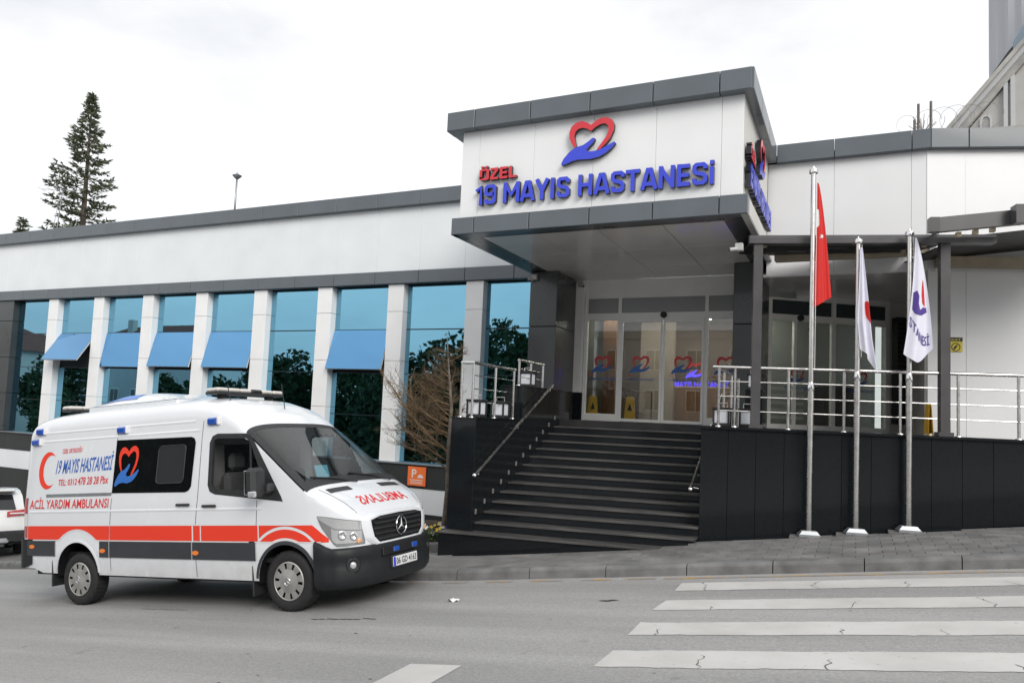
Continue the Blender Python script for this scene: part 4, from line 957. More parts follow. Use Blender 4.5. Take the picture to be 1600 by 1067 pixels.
def tri_leaf(mb, p, s_):
    a = Vector((random.gauss(0, 1), random.gauss(0, 1), random.gauss(0, .6))).normalized(); b = a.orthogonal().normalized(); b.rotate(Matrix.Rotation(random.uniform(0, 6.28), 3, a))
    mb.add([p-b*s_*.35, p+a*s_*.5, p+b*s_*.35, p-a*s_*.5], [(0, 1, 2, 3)])
for i in range(5200):
    p = Vector((random.uniform(-9.4, -6.02), random.uniform(10.9, 11.7), 0)); p.z = gz(p.x)+.26+random.random()**1.3*.2; tri_leaf(lv, p, random.uniform(.03, .07))
part('foliage', lv, 'plant_leaf', PB, recalc=False)['kind'] = 'stuff'
for i in range(150):
    c0 = Vector((random.uniform(-9.2, -6.03), random.uniform(10.88, 11.6), 0)); c0.z = gz(c0.x)+.40+random.uniform(-.08, .1)
    mb = ptl[random.choice(['petal_white', 'petal_white', 'petal_purple', 'petal_yellow'])]
    nrm = Vector((random.uniform(-.4, .4), -1, random.uniform(.2, 1))).normalized(); u = nrm.orthogonal().normalized(); w = nrm.cross(u)
    for k in range(5):
        t = 2*math.pi*k/5; d = u*math.cos(t)+w*math.sin(t); e = u*-math.sin(t)+w*math.cos(t); r_ = .034
        mb.add([c0, c0+d*r_*.7+e*r_*.5, c0+d*r_*1.2+nrm*.006, c0+d*r_*.7-e*r_*.5], [(0, 1, 2, 3)])
for m_, mb in ptl.items(): part('blossoms', mb, m_, PB, recalc=False)['kind'] = 'stuff'

# ------------------------------------------------------------------ trees
def bare_tree():
    x, y = -6.47, 11.36; z = gz(x)+.22
    t = thing('bare_tree', 'small leafless larch-like tree with brown twigs beside the granite pier', 'tree', (x, y, z))
    tr = MB(); pts = [Vector((x-.04, y, z)), Vector((x-.02, y, z+.45)), Vector((x+.0, y, z+.9)), Vector((x-.03, y, z+1.6)), Vector((x-.02, y, z+2.3)), Vector((x-.10, y-.02, z+3.0)), Vector((x-.16, y-.04, z+3.62))]
    tr.tube(pts, [.075, .062, .055, .045, .032, .018, .006], 9); part('trunk', tr, 'bark', t, True)
    br, tw, tp = MB(), MB(), MB()
    def twig(p, d, L_, r_, lev, out_):
        n = 4; q = [p]; dd = d.copy()
        for i in range(n):
            dd = (dd+Vector((random.gauss(0, .14), random.gauss(0, .14), random.gauss(.02, .12)))).normalized(); q.append(q[-1]+dd*L_/n)
        (br if lev == 0 else out_).tube(q, [lerp(r_, r_*.35, i/n) for i in range(n+1)], 5 if lev == 0 else 3, False)
        if lev < 3:
            for i in range([17, 9, 5][lev]):
                k = random.uniform(.12, 1); j = min(int(k*n), n-1); pp = q[j].lerp(q[j+1], k*n-j)
                a = Vector((random.gauss(0, 1), random.gauss(0, 1), random.gauss(.45, .8))).normalized()
                twig(pp, ((q[j+1]-q[j]).normalized()*.75+a*.8).normalized(), L_*random.uniform(.25, .46), r_*.36, lev+1, out_)
    for k in range(40):
        h = random.uniform(1.15, 3.3); tt = (h-1.15)/2.15
        side = random.choice([-1, -1, -1, 1])
        ang = random.gauss(math.pi if side < 0 else 0, .75); L_ = lerp(1.45 if side < 0 else .62, .35, tt**.8)*random.uniform(.6, 1)
        p = Vector((x-.02-.05*tt, y, z+h))
        twig(p, Vector((math.cos(ang), math.sin(ang)*.8, random.uniform(.05, .5))).normalized(), L_, lerp(.02, .009, tt), 0, tw if random.random() < .75 else tp)
    for L_, e, h in ((1.55, .55, 1.5), (1.3, .75, 1.75)):
        twig(Vector((x, y, z+h)), Vector((-.86, -.25, e)).normalized(), L_, .024, 0, tp)
    cr_ = part('crown', tw, 'twig', t, recalc=False)
    part('branch', br, 'twig_pale', t); part('pale_twigs', tp, 'twig_pale', t, recalc=False)
bare_tree()
def conifer(x, y, zb, zt, rad, label, seed, m='conifer'):
    rnd = random.Random(seed); t = thing('conifer', label, 'tree', (x, y, zb), group='conifers behind the roof')
    H = zt-zb
    part('trunk', MB().tube([(x, y, zb), (x+.1, y, zb+H*.5), (x, y, zt)], [.22, .12, .015], 8), 'conifer_bark', t, True)
    cr_, bw = MB(), MB()
    z = zb+H*.12
    while z < zt-.1:
        k = (zt-z)/H; n = rnd.randint(3, 5); a0 = rnd.uniform(0, 6.28)
        for i in range(n):
            a = a0+i*6.283/n+rnd.uniform(-.45, .45); L_ = rad*(k**.95)*rnd.uniform(.35, 1.2)+.16*min(1, k*3.5)
            d = Vector((math.cos(a), math.sin(a), 0)); p0 = Vector((x, y, z)); m_ = max(4, int(L_*8))
            pts = []
            for j in range(6):
                q = j/5; pts.append(p0+d*L_*q+Z3*(-.10*L_*q+.20*L_*q*q*q+.05*math.sin(q*5+a)))
            bw.tube(pts, [.035*k+.008-.005*j*k for j in range(6)], 4, False)
            for j in range(int(5+L_*25)):
                q = rnd.uniform(.12, 1)**.8; idx = min(int(q*5), 4); pp = pts[idx].lerp(pts[idx+1], q*5-idx)
                sd = Vector((-d.y, d.x, 0))*rnd.gauss(0, .14*L_*(1.15-q)+.05)
                pp = pp+sd+Z3*rnd.gauss(-.01, .035)
                for _ in range(3):
                    u = (d*rnd.uniform(.2, 1)+sd.normalized()*rnd.uniform(0, .9)+Z3*rnd.uniform(-.3, .45)+Vector((rnd.gauss(0, .25), rnd.gauss(0, .25), 0))).normalized(); s_ = rnd.uniform(.10, .24)
                    w = u.cross(Z3+Vector((rnd.gauss(0, .5), rnd.gauss(0, .5), 0))).normalized()*s_*.17
                    cr_.add([pp-w, pp+u*s_*.6-w*.8, pp+u*s_, pp+u*s_*.6+w*.8, pp+w], [(0, 1, 2, 3, 4)])
        z += rnd.uniform(.20, .40)*(.45+k)
    part('crown', cr_, m, t, recalc=False); part('branches', bw, 'conifer_bark', t, recalc=False)
conifer(-30.2, 20.2, 3.0, 15.2, 3.3, 'tall pointed conifer rising behind the flat roof', 3)
conifer(-32.9, 19.4, 4.0, 9.7, 1.3, 'top of a small conifer just above the roof left of the tall one', 5)
# ------------------------------------------------------------------ things on and behind the roof
MS = thing('roof_light', 'thin mast with a round lamp head above the flat roof', 'lamp', (-16.6, 15.9, 7.3))
part('pole', MB().tube([(-16.6, 15.7, 7.3), (-16.6, 15.7, 8.66)], .028, 8), 'galv', MS, True)
part('lamp_head', MB().lathe([(0, -.06), (.05, -.06), (.13, .02), (.14, .04), (.06, .07), (.03, .12), (0, .13)], (-16.6, 15.7, 8.68), (0, 0, 1), 16), 'galv', MS, 'auto')
AE = thing('aerial', 'thin leaning television aerial on the roof beside the conifer', 'aerial', (-24.6, 15.8, 7.3))
part('mast', MB().tube([(-24.6, 15.6, 7.3), (-24.45, 15.6, 9.0)], .018, 6), 'galv', AE)
part('mast', MB().tube([(-24.85, 15.6, 7.3), (-24.55, 15.6, 8.9)], .009, 5), 'galv', AE)
part('boom', MB().tube([(-25.1, 15.3, 8.98), (-24.1, 15.9, 9.02)], .01, 5), 'galv', AE)
for k in range(5):
    p = Vector((-25.1, 15.3, 8.98)).lerp(Vector((-24.1, 15.9, 9.02)), k/4); part('element', MB().tube([p+Vector((-.12, .22, 0)), p+Vector((.12, -.22, 0))], .006, 4), 'galv', AE)
VN = thing('roof_vent', 'low dark domed roof vent at the far left of the parapet', 'vent', (-25.3, 15.6, 7.3))
part('dome', MB().lathe([(.5, .0), (.48, .12), (.38, .24), (.2, .31), (0, .33)], (-25.3, 15.8, 7.33), (0, 0, 1), 20), 'dark_clad', VN, True)
part('collar', MB().lathe([(.54, 0), (.54, .05), (.44, .06)], (-25.3, 15.8, 7.31), (0, 0, 1), 20), 'galv', VN)
FP = thing('razor_wire_fence', 'rusty fence posts with razor wire coils behind the right parapet', 'fence', (1.4, 19.4, 7.3))
for x_, h in ((1.19, 9.46), (1.27, 9.84), (1.53, 9.87)):
    part('post', MB().tube([(x_, 19.4, 7.3), (x_, 19.4, h)], .03, 4), 'rust', FP)
part('wall', MB().box(.2, 12, 19.5, 19.7, 7.0, 9.1), 'weathered', FP)
for k, (cx, r_) in enumerate(((1.0, .22), (1.45, .30), (1.75, .32), (2.02, .33), (2.3, .3), (2.6, .32))):
    part('wire_coil', MB().tube([(cx+r_*math.cos(t)+.07*t/6.28, 19.45+.1*math.sin(t*.5), 9.42+r_*math.sin(t)) for t in frange(0, 6.5, 26)], .005, 4), 'wire', FP)
for k in range(12):
    a = R(random.uniform(30, 150)); part('weed_stem', MB().tube([(1.35, 19.45, 9.1), (1.35+.35*math.cos(a), 19.45, 9.15+.5*math.sin(a)*random.uniform(.5, 1))], .006, 4), 'twig', FP)

# mosque behind: plastered gable with raking cornice, lead roof and minaret
MQ = thing('mosque', 'pale plastered mosque gable with raking cornice and lead roof behind the right wing', 'building', (8, 31, 5))
G0 = Vector((2.77, 29.24, 12.81)); GU = Vector((.9755, -.2201, 0)); sl_ = 1.167; AP = 6.5
part('gable_wall', MB().prism([(.45, -8), (2*AP-.45, -8), (2*AP-.45, -.3), (AP, AP*sl_-.6), (.45, -.3)], G0, GU, Z3, -4.4, -.40), 'stucco', MQ)
for k, (n1, t0, t1, m_) in enumerate(((0, -.20, 0, 'weathered'), (-.13, -.42, -.205, 'stucco_pale'), (-.26, -.74, -.425, 'weathered'))):
    part('cornice', MB().prism([(.1*k, t0+.1*k*sl_), (AP, AP*sl_+t0), (AP, AP*sl_+t1), (.1*k, t1+.1*k*sl_)], G0, GU, Z3, -3.5, n1), m_, MQ)
    part('cornice', MB().prism([(AP, AP*sl_+t0), (2*AP, t0), (2*AP, t1), (AP, AP*sl_+t1)], G0, GU, Z3, -3.5, n1), m_, MQ)
part('roof_edge', MB().prism([(1.05, 1.05*sl_+.004), (1.95, 1.95*sl_+.004), (1.95, 1.95*sl_+.30), (1.80, 1.80*sl_+.30), (1.05, 1.05*sl_+.07)], G0, GU, Z3, -3, -.3), 'dark_band', MQ)
part('roof', MB().prism([(1.96, 1.96*sl_+.004), (AP, AP*sl_+.004), (AP, AP*sl_+.9), (2.5, 2.5*sl_+.75), (1.96, 1.96*sl_+.40)], G0, GU, Z3, -3, -.25), 'lead_roof', MQ)
for u_ in (1.68, 1.88): part('pilaster', MB().prism([(u_, -8), (u_+.12, -8), (u_+.12, u_*sl_-.62), (u_, u_*sl_-.72)], G0, GU, Z3, -.40, -.27), 'stucco_pale', MQ)
arc = [(1.04, -2)]+[(1.16-.12*math.cos(t), .12+.16*math.sin(t)) for t in frange(0, math.pi, 10)]+[(1.28, -2)]
part('window', MB().prism(arc, G0, GU, Z3, -.40, -.385), 'weathered', MQ)
arc2 = [(.98, -2), (1.04, -2)]+[(1.16-.12*math.cos(t), .12+.16*math.sin(t)) for t in frange(0, math.pi, 10)]+[(1.28, -2), (1.34, -2)]+[(1.16+.18*math.cos(t), .12+.22*math.sin(t)) for t in frange(0, math.pi, 10)]
part('window_surround', MB().prism(arc2, G0, GU, Z3, -.40, -.34), 'stucco_pale', MQ)
MN = thing('minaret', 'tall fluted pale minaret shaft at the top right corner', 'minaret', (5.8, 33.6, 5))
pr_ = []
for k in range(32):
    a = 2*math.pi*k/32; r_ = 1.08+(.045 if k % 2 else -.03); pr_.append((r_*math.cos(a), r_*math.sin(a)))
part('shaft', MB().prism(pr_, (5.8, 33.6, 0), X3, Y3, 4, 30), 'minaret', MN)
part('balcony', MB().lathe([(1.1, 24.5), (1.7, 25.3), (1.75, 25.4), (1.75, 26.3), (1.65, 26.3), (1.6, 25.5)], (5.8, 33.6, 0), (0, 0, 1), 24), 'minaret', MN)
part('cap', MB().lathe([(1.15, 30), (.7, 32), (.1, 35), (0, 35.2)], (5.8, 33.6, 0), (0, 0, 1), 24), 'lead_roof', MN)

# ------------------------------------------------------------------ ambulance (local frame: x forward from the front axle, y to its left, z up)
VX, VY = -5.9, 7.77
AM = thing('ambulance', 'white high-roof ambulance van with red side stripe parked before the hospital steps', 'ambulance',
           (VX, VY, gz(VX)), Matrix.Rotation(-math.atan(.125), 4, 'Y'))
def vpart(name, mb, m, parent=AM, smooth=False, body=True, recalc=True):
    if body:
        mb.v = [Vector((v.x if v.x < .3 else .3+(v.x-.3)*.875, v.y, v.z-.021*v.x)) for v in mb.v]       # the body sits slightly nose-down on its springs
    return part(name, mb, m, parent, smooth, local=True, recalc=recalc)
def interp(tab, x):
    if x <= tab[0][0]: return tab[0][1]
    for (a, p), (b, q) in zip(tab[:-1], tab[1:]):
        if x <= b:
            t = (x-a)/(b-a); return p+(q-p)*t
    return tab[-1][1]
def smooth_tab(tab, x, h=.05): return (interp(tab, x-h)+2*interp(tab, x)+interp(tab, x+h))/4
ZT = [(-4.90, 2.40), (-4.86, 2.49), (-4.78, 2.545), (-4.5, 2.59), (-3.5, 2.615), (-2.0, 2.63), (-1.55, 2.62), (-1.25, 2.575), (-1.0, 2.485), (-.8, 2.36), (-.66, 2.23), (-.60, 2.17), (.30, 1.44), (.36, 1.40), (.50, 1.345), (.70, 1.24), (.84, 1.14), (.92, 1.06), (.955, .98)]
ZSD = [(-4.9, .32), (-4.6, .30), (-1.6, .31), (-1.2, .29), (-.9, .25), (-.66, .20), (-.58, .15), (.3, .13), (.4, .12), (.7, .12), (.955, .10)]
W0 = [(-4.90, .93), (-4.84, .965), (-4.7, .985), (.15, .985), (.35, .975), (.55, .945), (.70, .89), (.82, .80), (.90, .70), (.955, .55)]
def zt(x): return interp(ZT, x)
def zs(x): return zt(x)-interp(ZSD, x)
def wside(x, z):
    w = interp(W0, x)
    if z > 1.25: w -= (z-1.25)*.085
    if z < .6: w -= (.6-z)*.06
    return w
def arch(x, cx, r_=.43, cz=.34):
    d = abs(x-cx)
    return cz+math.sqrt(max(0, r_*r_-d*d)) if d < r_ else 0
def zb(x):
    base = .34 if x > -4.55 else .40
    if x > .5: base = .30
    return max(base, arch(x, 0), arch(x, -3.665))
def top_pt(x, y):
    ws_ = wside(x, zs(x)); q = min(1, abs(y)/ws_); e = .62
    return zs(x)+(zt(x)-zs(x))*(1-q**(2/e))**(e/2)
NS, NC = 44, 11
def section(x):
    pts = []; a, b = zb(x), zs(x)
    for i in range(NS+1):
        z = lerp(a, b, i/NS); pts.append((wside(x, z), z))
    ws_ = pts[-1][0]; dz = zt(x)-b
    for i in range(1, NC+1):
        f = math.pi/2*i/NC; e = .62
        pts.append((ws_*max(0, math.cos(f))**e if i < NC else 0., b+dz*math.sin(f)**e))
    return pts
stx = set([-4.90, -4.88, -4.86, -4.82, -4.78, -4.7, -4.6, -4.4, .955, .94, .92, .90, .87, .84])
for cx in (0, -3.665):
    for k in range(19):
        stx.add(round(cx-.43*math.cos(math.pi*k/18), 4))
    stx.add(cx-.4305); stx.add(cx+.4305)
for k in range(-31, 17):
    v = k*.14
    if -4.4 < v < .84 and min(abs(v-s_) for s_ in stx) > .03: stx.add(v)
for v in (-1.18, -.16, -.60, .28, -.66, -.72): stx.add(v)
for k in range(28): stx.add(round(-1.24+.04*k, 3))
stx = sorted(v for v in stx if -4.9 <= v <= .955)
DW_IN = [(-1.175, 1.49), (-1.155, 1.445), (-1.10, 1.425), (-.36, 1.385), (-.30, 1.43), (-.545, 1.95), (-.58, 2.0), (-.63, 2.03), (-1.10, 2.05), (-1.15, 2.035), (-1.172, 1.99)]
def grow(poly, d):
    k = len(poly); out_ = []
    for i in range(k):
        p = Vector(poly[i]); a = (p-Vector(poly[i-1])).normalized(); b = (Vector(poly[(i+1) % k])-p).normalized(); n_ = Vector((a.y+b.y, -a.x-b.x)).normalized(); out_.append(tuple(p+n_*d))
    return out_
DW_HOLE, DW_OUT = grow(DW_IN, .03), grow(DW_IN, .062)
def in_poly(x, y, poly):
    c = False; j = len(poly)-1
    for i in range(len(poly)):
        (xi, yi), (xj, yj) = poly[i], poly[j]
        if (yi > y) != (yj > y) and x < (xj-xi)*(y-yi)/(yj-yi)+xi: c = not c
        j = i
    return c
bd = MB(); secs = [section(x) for x in stx]; n1 = NS+NC+1
for sgn in (-1, 1):
    base = len(bd.v)
    for x, sc in zip(stx, secs):
        for (w, z) in sc: bd.v.append(Vector((x, sgn*w, z)))
    for i in range(len(stx)-1):
        xm = (stx[i]+stx[i+1])/2
        for j in range(n1-1):
            zm = (secs[i][j][1]+secs[i][j+1][1]+secs[i+1][j][1]+secs[i+1][j+1][1])/4
            ym = (secs[i][j][0]+secs[i][j+1][0])/2
            if -.60 < xm < .28 and j >= NS+1 and (j < n1): continue                        # windscreen opening
            if j < NS and in_poly(xm, zm, DW_HOLE): continue                                 # front door window opening
            a = base+i*n1+j; bd.f.append((a, a+1, a+n1+1, a+n1) if sgn < 0 else (a, a+n1, a+n1+1, a+1))
# end caps
for xi in (0, -1):
    idx = 0 if xi == 0 else (len(stx)-1)
    nsec = len(secs); L_ = [idx*n1+j for j in range(n1)]; R_ = [nsec*n1+idx*n1+j for j in range(n1)]
    bd.f.append(tuple(L_+R_[::-1][1:]))
body = vpart('body', bd, 'van_white', smooth='auto', recalc=False)
bmx = bmesh.new(); bmx.from_mesh(body.data); bmesh.ops.remove_doubles(bmx, verts=bmx.verts, dist=.0008); bmesh.ops.recalc_face_normals(bmx, faces=bmx.faces); bmx.to_mesh(body.data); bmx.free()
body.data.polygons.foreach_set('use_smooth', [True]*len(body.data.polygons))
try: body.data.set_sharp_from_angle(angle=R(32))
except Exception: pass
def skin(x, z, off=0., s=-1): return Vector((x, s*(wside(x, z)+off), z))
def strip(name, m, xa, xb, lo, hi, off=.003, n=40, rows=2, parent=None, s=-1, th=True):
    """band that follows the body side between z=lo(x) and z=hi(x)"""
    lo_ = lo if callable(lo) else (lambda x: lo); hi_ = hi if callable(hi) else (lambda x: hi)
    mb = MB(); xs_ = frange(xa, xb, n)
    mb.grid(lambda x, v: skin(x, lerp(lo_(x), max(lo_(x)+.0005, hi_(x)), v), off, s), xs_, frange(0, 1, rows))
    if th:   # closed edges
        b0 = len(mb.v)
        mb.grid(lambda x, v: skin(x, lo_(x), lerp(-.004, off, v), s), xs_, [0, 1]); mb.grid(lambda x, v: skin(x, max(lo_(x)+.0005, hi_(x)), lerp(-.004, off, v), s), xs_, [0, 1])
    return vpart(name, mb, m, parent or body, 'auto', recalc=False)
def poly_on_side(name, m, poly, off=.003, parent=None, sub=2, s=-1):
    bm = bmesh.new(); vs_ = [bm.verts.new((a, b, 0)) for a, b in poly]; bm.faces.new(vs_); bmesh.ops.triangulate(bm, faces=bm.faces)
    if sub: bmesh.ops.subdivide_edges(bm, edges=bm.edges, cuts=sub, use_grid_fill=True)
    bm.verts.index_update()
    mb = MB().add([skin(v.co.x, v.co.y, off, s) for v in bm.verts], [tuple(v.index for v in f.verts) for f in bm.faces]); bm.free()
    return vpart(name, mb, m, parent or body, recalc=False)
def rrect(x0, x1, z0, z1, r_=.06, n=5, skew=0.):
    pts = []
    for cx, cz, a0 in ((x1-r_, z1-r_, 0), (x0+r_, z1-r_, 90), (x0+r_, z0+r_, 180), (x1-r_, z0+r_, 270)):
        for k in range(n+1):
            t = R(a0+90*k/n); z = cz+r_*math.sin(t); pts.append((cx+r_*math.cos(t)+skew*(z-z0), z))
    return pts
for s_ in (-1, 1):
    # red stripe bows over the wheel arches
    aR = lambda x: max(.80, arch(x, -3.665, .60, .34)); aF = lambda x: max(.80, arch(x, 0, .60, .34))
    strip('red_stripe', 'van_red', -4.74, -3.02, lambda x: min(.985, aR(x)), .985, .0035, 60, s=s_, th=False)
    strip('red_stripe', 'van_red', -3.0, -1.50, .80, .985, .0035, 12, s=s_, th=False)
    strip('red_stripe', 'van_red', -1.475, -1.36, .80, .985, .0035, 4, s=s_, th=False)
    strip('red_stripe', 'van_red', -1.34, -.42, .80, .985, .0035, 12, s=s_, th=False)
    strip('red_stripe', 'van_red', -.40, .62, lambda x: min(.985, max(.80 if x < .2 else .79, arch(x, 0, .635, .34))), lambda x: .985 if x < .40 else lerp(.985, .83, (x-.40)/.22), .0035, 50, s=s_, th=False)
    strip('red_stripe', 'van_red', -.47, .47, lambda x: max(.80, arch(x, 0, .50, .34)), lambda x: max(.80, arch(x, 0, .60, .34)), .0035, 50, s=s_, th=False)
    strip('pale_line', 'pale_line', -4.74, -.47, .986, .998, .0036, 40, s=s_, th=False)
    strip('pale_line', 'pale_line', -4.2, -.47, lambda x: max(.785, arch(x, -3.665, .585, .34)), lambda x: max(.797, arch(x, -3.665, .60, .34)), .0042, 90, s=s_, th=False)
    strip('pale_line', 'pale_line', -.56, .52, lambda x: max(.785, arch(x, 0, .47, .34)), lambda x: max(.797, arch(x, 0, .50, .34)), .0042, 70, s=s_, th=False)
    # dark plastic moulding in sections between the arches
    for xa, xb in ((-4.78, -4.12), (-3.21, -3.02), (-3.01, -1.50), (-1.49, -.45)):
        strip('side_moulding', 'moulding', xa+.004, xb-.004, .575, .782, .012, 10, 3, s=s_)
    for cx in (0, -3.665):
        mb = MB()
        def ar(t, v, cx=cx, s_=s_):
            r_ = lerp(.425, .47, v); x = cx+r_*math.cos(t); z = .34+r_*math.sin(t); return skin(min(x, .6), z, .012 if v < .99 else .004, s_)
        mb.grid(ar, frange(R(4), R(176), 26), [0, .5, 1]); vpart('arch_trim', mb, 'moulding' if cx == 0 else 'van_white', body, True, recalc=False)
        mb = MB().grid(lambda t, v, cx=cx, s_=s_: Vector((cx+.43*math.cos(t), s_*lerp(.97, .55, v), .34+.43*math.sin(t))), frange(R(-5), R(185), 26), [0, 1])
        vpart('wheel_housing', mb, 'black_matte', body, True, recalc=False)
    # panel gaps
    gaps = [[(-1.43, .36), (-1.45, .9), (-1.40, 1.3), (-1.37, 2.10)], [(-.47, .80), (-.44, 1.0), (-.42, 1.28)], [(-3.0, .40), (-3.01, 1.0), (-2.98, 1.35)], [(-2.95, 2.12), (-2.93, 2.3), (-2.92, 2.44)], [(-1.37, 2.1), (-1.34, 2.45), (-1.33, 2.55)]]
    for g in gaps:
        mb = MB()
        for (xa, za), (xb, zb_) in zip(g[:-1], g[1:]):
            for i in range(6):
                t0, t1 = i/6, (i+1)/6; q = []
                for t in (t0, t1):
                    x, z = lerp(xa, xb, t), lerp(za, zb_, t); z = min(z, zs(x)-.004); w = .004
                    q += [skin(x-w, z, .0022, s_), skin(x+w, z, .0022, s_)]
                mb.add(q, [(0, 1, 3, 2)])
        vpart('panel_gap', mb, 'joint', body, recalc=False)
    # swage lines: soft creases in the side
    for z, xa, xb in ((1.18, -4.7, -.35), (2.17, -4.6, -1.42), (2.29, -4.5, -1.5)):
        strip('crease', 'van_white', xa, xb, z-.012, z+.012, lambda: 0 if False else .0, 20, 2, s=s_) if False else None
        mb = MB().grid(lambda x, v, z=z, s_=s_: skin(x, z+(v-.5)*.04, .006*math.sin(math.pi*v) if v < 1 else 0, s_), frange(xa, xb, 24), frange(0, 1, 4)); vpart('crease', mb, 'van_white', body, True, recalc=False)
    # recessed cargo panel outline and rail for the sliding door
    strip('door_rail', 'galv', -4.35, -2.99, 1.385, 1.425, .006, 8, s=s_)
    for x, z in ((-4.62, .70), (-3.14, .66), (-1.43, .655)):
        o_ = poly_on_side('marker_lamp', 'lamp_orange', [(x+.055*math.cos(t), z+.028*math.sin(t)) for t in frange(0, 6.0, 12)], .018, sub=0, s=s_)
        mb = MB().prism([(x+.055*math.cos(t), z+.028*math.sin(t)) for t in frange(0, 6.0, 12)], (0, s_*(wside(x, z)+.006), 0), X3, Z3, -.008, .008); vpart('lamp_base', mb, 'lamp_orange', body)
    for x, z in ((-1.64, 1.245), (-1.19, 1.225)):
        vpart('door_handle', MB().cbox(x-.12, x+.12, s_*(wside(x, z)+.016)-.016, s_*(wside(x, z)+.016)+.016, z-.016, z+.016, .012), 'black_plastic', body)
        o_ = poly_on_side('handle_recess', 'pale_line', [(x+.06*math.cos(t), z+.05*math.sin(t)) for t in frange(0, 6.0, 14)], .0025, sub=0, s=s_)
    # blue strobe lamps on the roof edge
    for x, z in ((-4.58, 2.32), (-4.66, 2.17), (-2.85, 2.25), (-1.18, 2.27)):
        w = wside(x, z); l_ = vpart('strobe_lamp', MB().cbox(x-.085, x+.075, s_*(w+.018)-.03, s_*(w+.018)+.03, z-.045, z+.045, .018), 'beacon_blue', AM)
        vpart('lamp_base', MB().cbox(x+.07, x+.115, s_*(w+.012)-.026, s_*(w+.012)+.026, z-.05, z+.05, .012), 'pale_line', l_)
    # tail lamp wraps the rear corner
    strip('tail_lamp', 'tail_red', -4.895, -4.755, 1.16, 1.38, .006, 4, s=s_); strip('tail_lamp', 'tail_red', -4.895, -4.755, .82, .98, .006, 4, s=s_); strip('tail_lamp', 'pale_line', -4.895, -4.755, .985, 1.155, .005, 4, s=s_)
    # door glass, black surround and mirror
    outer = DW_OUT[:3]+[(-.02, 1.26), (-.05, 1.32)]+DW_OUT[5:]; inner = DW_IN
    k = len(outer); mb = MB()
    mb.add([skin(a, b, .004, s_) for a, b in outer]+[skin(a, b, .004, s_) for a, b in inner], [(i, (i+1) % k, k+(i+1) % k, k+i) for i in range(k)])
    mb.add([skin(a, b, .004, s_) for a, b in inner]+[skin(a, b, -.03, s_) for a, b in inner], [(i, (i+1) % k, k+(i+1) % k, k+i) for i in range(k)])
    vpart('window_seal', mb, 'black_plastic', body, recalc=False)
    if s_ > 0: poly_on_side('door_window', 'car_glass', inner, -.012, s=s_, sub=2)
    poly_on_side('quarter_window', 'car_glass', [(-.36, 1.40), (-.30, 1.44), (-.50, 1.83), (-.52, 1.40)], -.01, s=s_, sub=1)
    vpart('window_bar', MB().tube([skin(-.53, 1.40, -.012, s_), skin(-.57, 1.97, -.012, s_)], .012, 5), 'black_plastic', body)
    mz = 1.50
    m_ = vpart('mirror', MB().cbox(-.36, -.21, s_*1.14-.115, s_*1.14+.115, mz-.17, mz+.17, .045), 'black_plastic', AM)
    vpart('mirror_arm', MB().cbox(-.33, -.14, s_*1.0-.08, s_*1.0+.06, mz-.14, mz-.02, .03), 'black_plastic', m_)
    vpart('mirror_glass', MB().cbox(-.375, -.362, s_*1.14-.095, s_*1.14+.095, mz-.14, mz+.14, .004), 'chrome', m_)
    vpart('turn_lamp', MB().cbox(-.30, -.2, s_*1.235-.03, s_*1.235+.03, mz-.17, mz-.1, .014), 'lamp_lens', m_)
# rear side window: black glass with sliding pane
win = [(-2.985, 1.415), (-2.985, 2.115)]+[p for p in rrect(-2.9, -1.5, 1.415, 2.105, .09, 5, .05)[0:6]][::-1]+[]
win = [(-2.985, 1.415), (-1.62, 1.40), (-1.56, 1.42), (-1.52, 1.47), (-1.475, 2.02), (-1.50, 2.075), (-1.56, 2.095), (-2.955, 2.12)]
sw = poly_on_side('side_window', 'dark_glass', win, .005, parent=AM, sub=3)
poly_on_side('sliding_pane', mat('inner_pane', (.035, .038, .042), .04, coat=.5), rrect(-2.15, -1.66, 1.52, 2.0, .05, 4, .06), .009, sw, 2)
mb = MB(); rr = rrect(-2.15, -1.66, 1.52, 2.0, .05, 4, .06); mb.tube([skin(a, b, .012) for a, b in rr+rr[:1]], .006, 4, False); vpart('pane_frame', mb, 'black_plastic', sw)
def logo_side(x0, z0, s, parent):
    for nm, pl, m_ in (('heart_print', LH, 'van_red'), ('hand_print', LB, mat('logo_blue', (.03, .15, .50), .4))):
        poly_on_side(nm, m_, [(x0+a*s*.74, z0+b*s) for a, b in pl], .012, parent, 1)
logo_side(-2.94, 1.50, .62, sw)
def side_text(name, txt, x0, z0, W, H, m_, sx=.12, slope=0.):
    vs_, fs_ = blob(txt, W, H, sx)
    vpart(name, MB().add([skin(x0+a, z0+b+slope*a, .0045) for a, b in vs_], fs_), m_, body, recalc=False)
side_text('lettering', '19 MAYIS HASTANESİ', -4.19, 1.70, 1.16, .26, 'van_text_blue', .16, .02)
side_text('lettering', 'ÖZEL ORTADOĞU', -4.08, 1.985, .42, .085, 'van_text_red', .1, .02)
side_text('lettering', 'TEL: 0312', -4.12, 1.54, .40, .085, 'van_text_red', .1, .01)
side_text('lettering', '478 28 28 Pbx', -3.70, 1.54, .62, .105, 'van_text_red', .1, .01)
side_text('lettering', 'ACİL YARDIM AMBULANSI', -4.70, 1.225, 1.66, .165, 'van_text_red', .05, .0)
_ce = lambda cx, r, a: (-4.36+cx*.20+r*.20*math.cos(a), 1.76+r*.262*math.sin(a))
cr1 = [_ce(0, 1, R(45.9)+R(268.2)*i/30) for i in range(31)]
cr2 = [_ce(.30, .82, R(61.1)+R(237.8)*i/30) for i in range(31)]
vpart('crescent_print', MB().add([skin(a_, b_, .0045) for a_, b_ in cr1+cr2], [(i, i+1, 32+i, 31+i) for i in range(30)]), 'van_red', body, recalc=False)
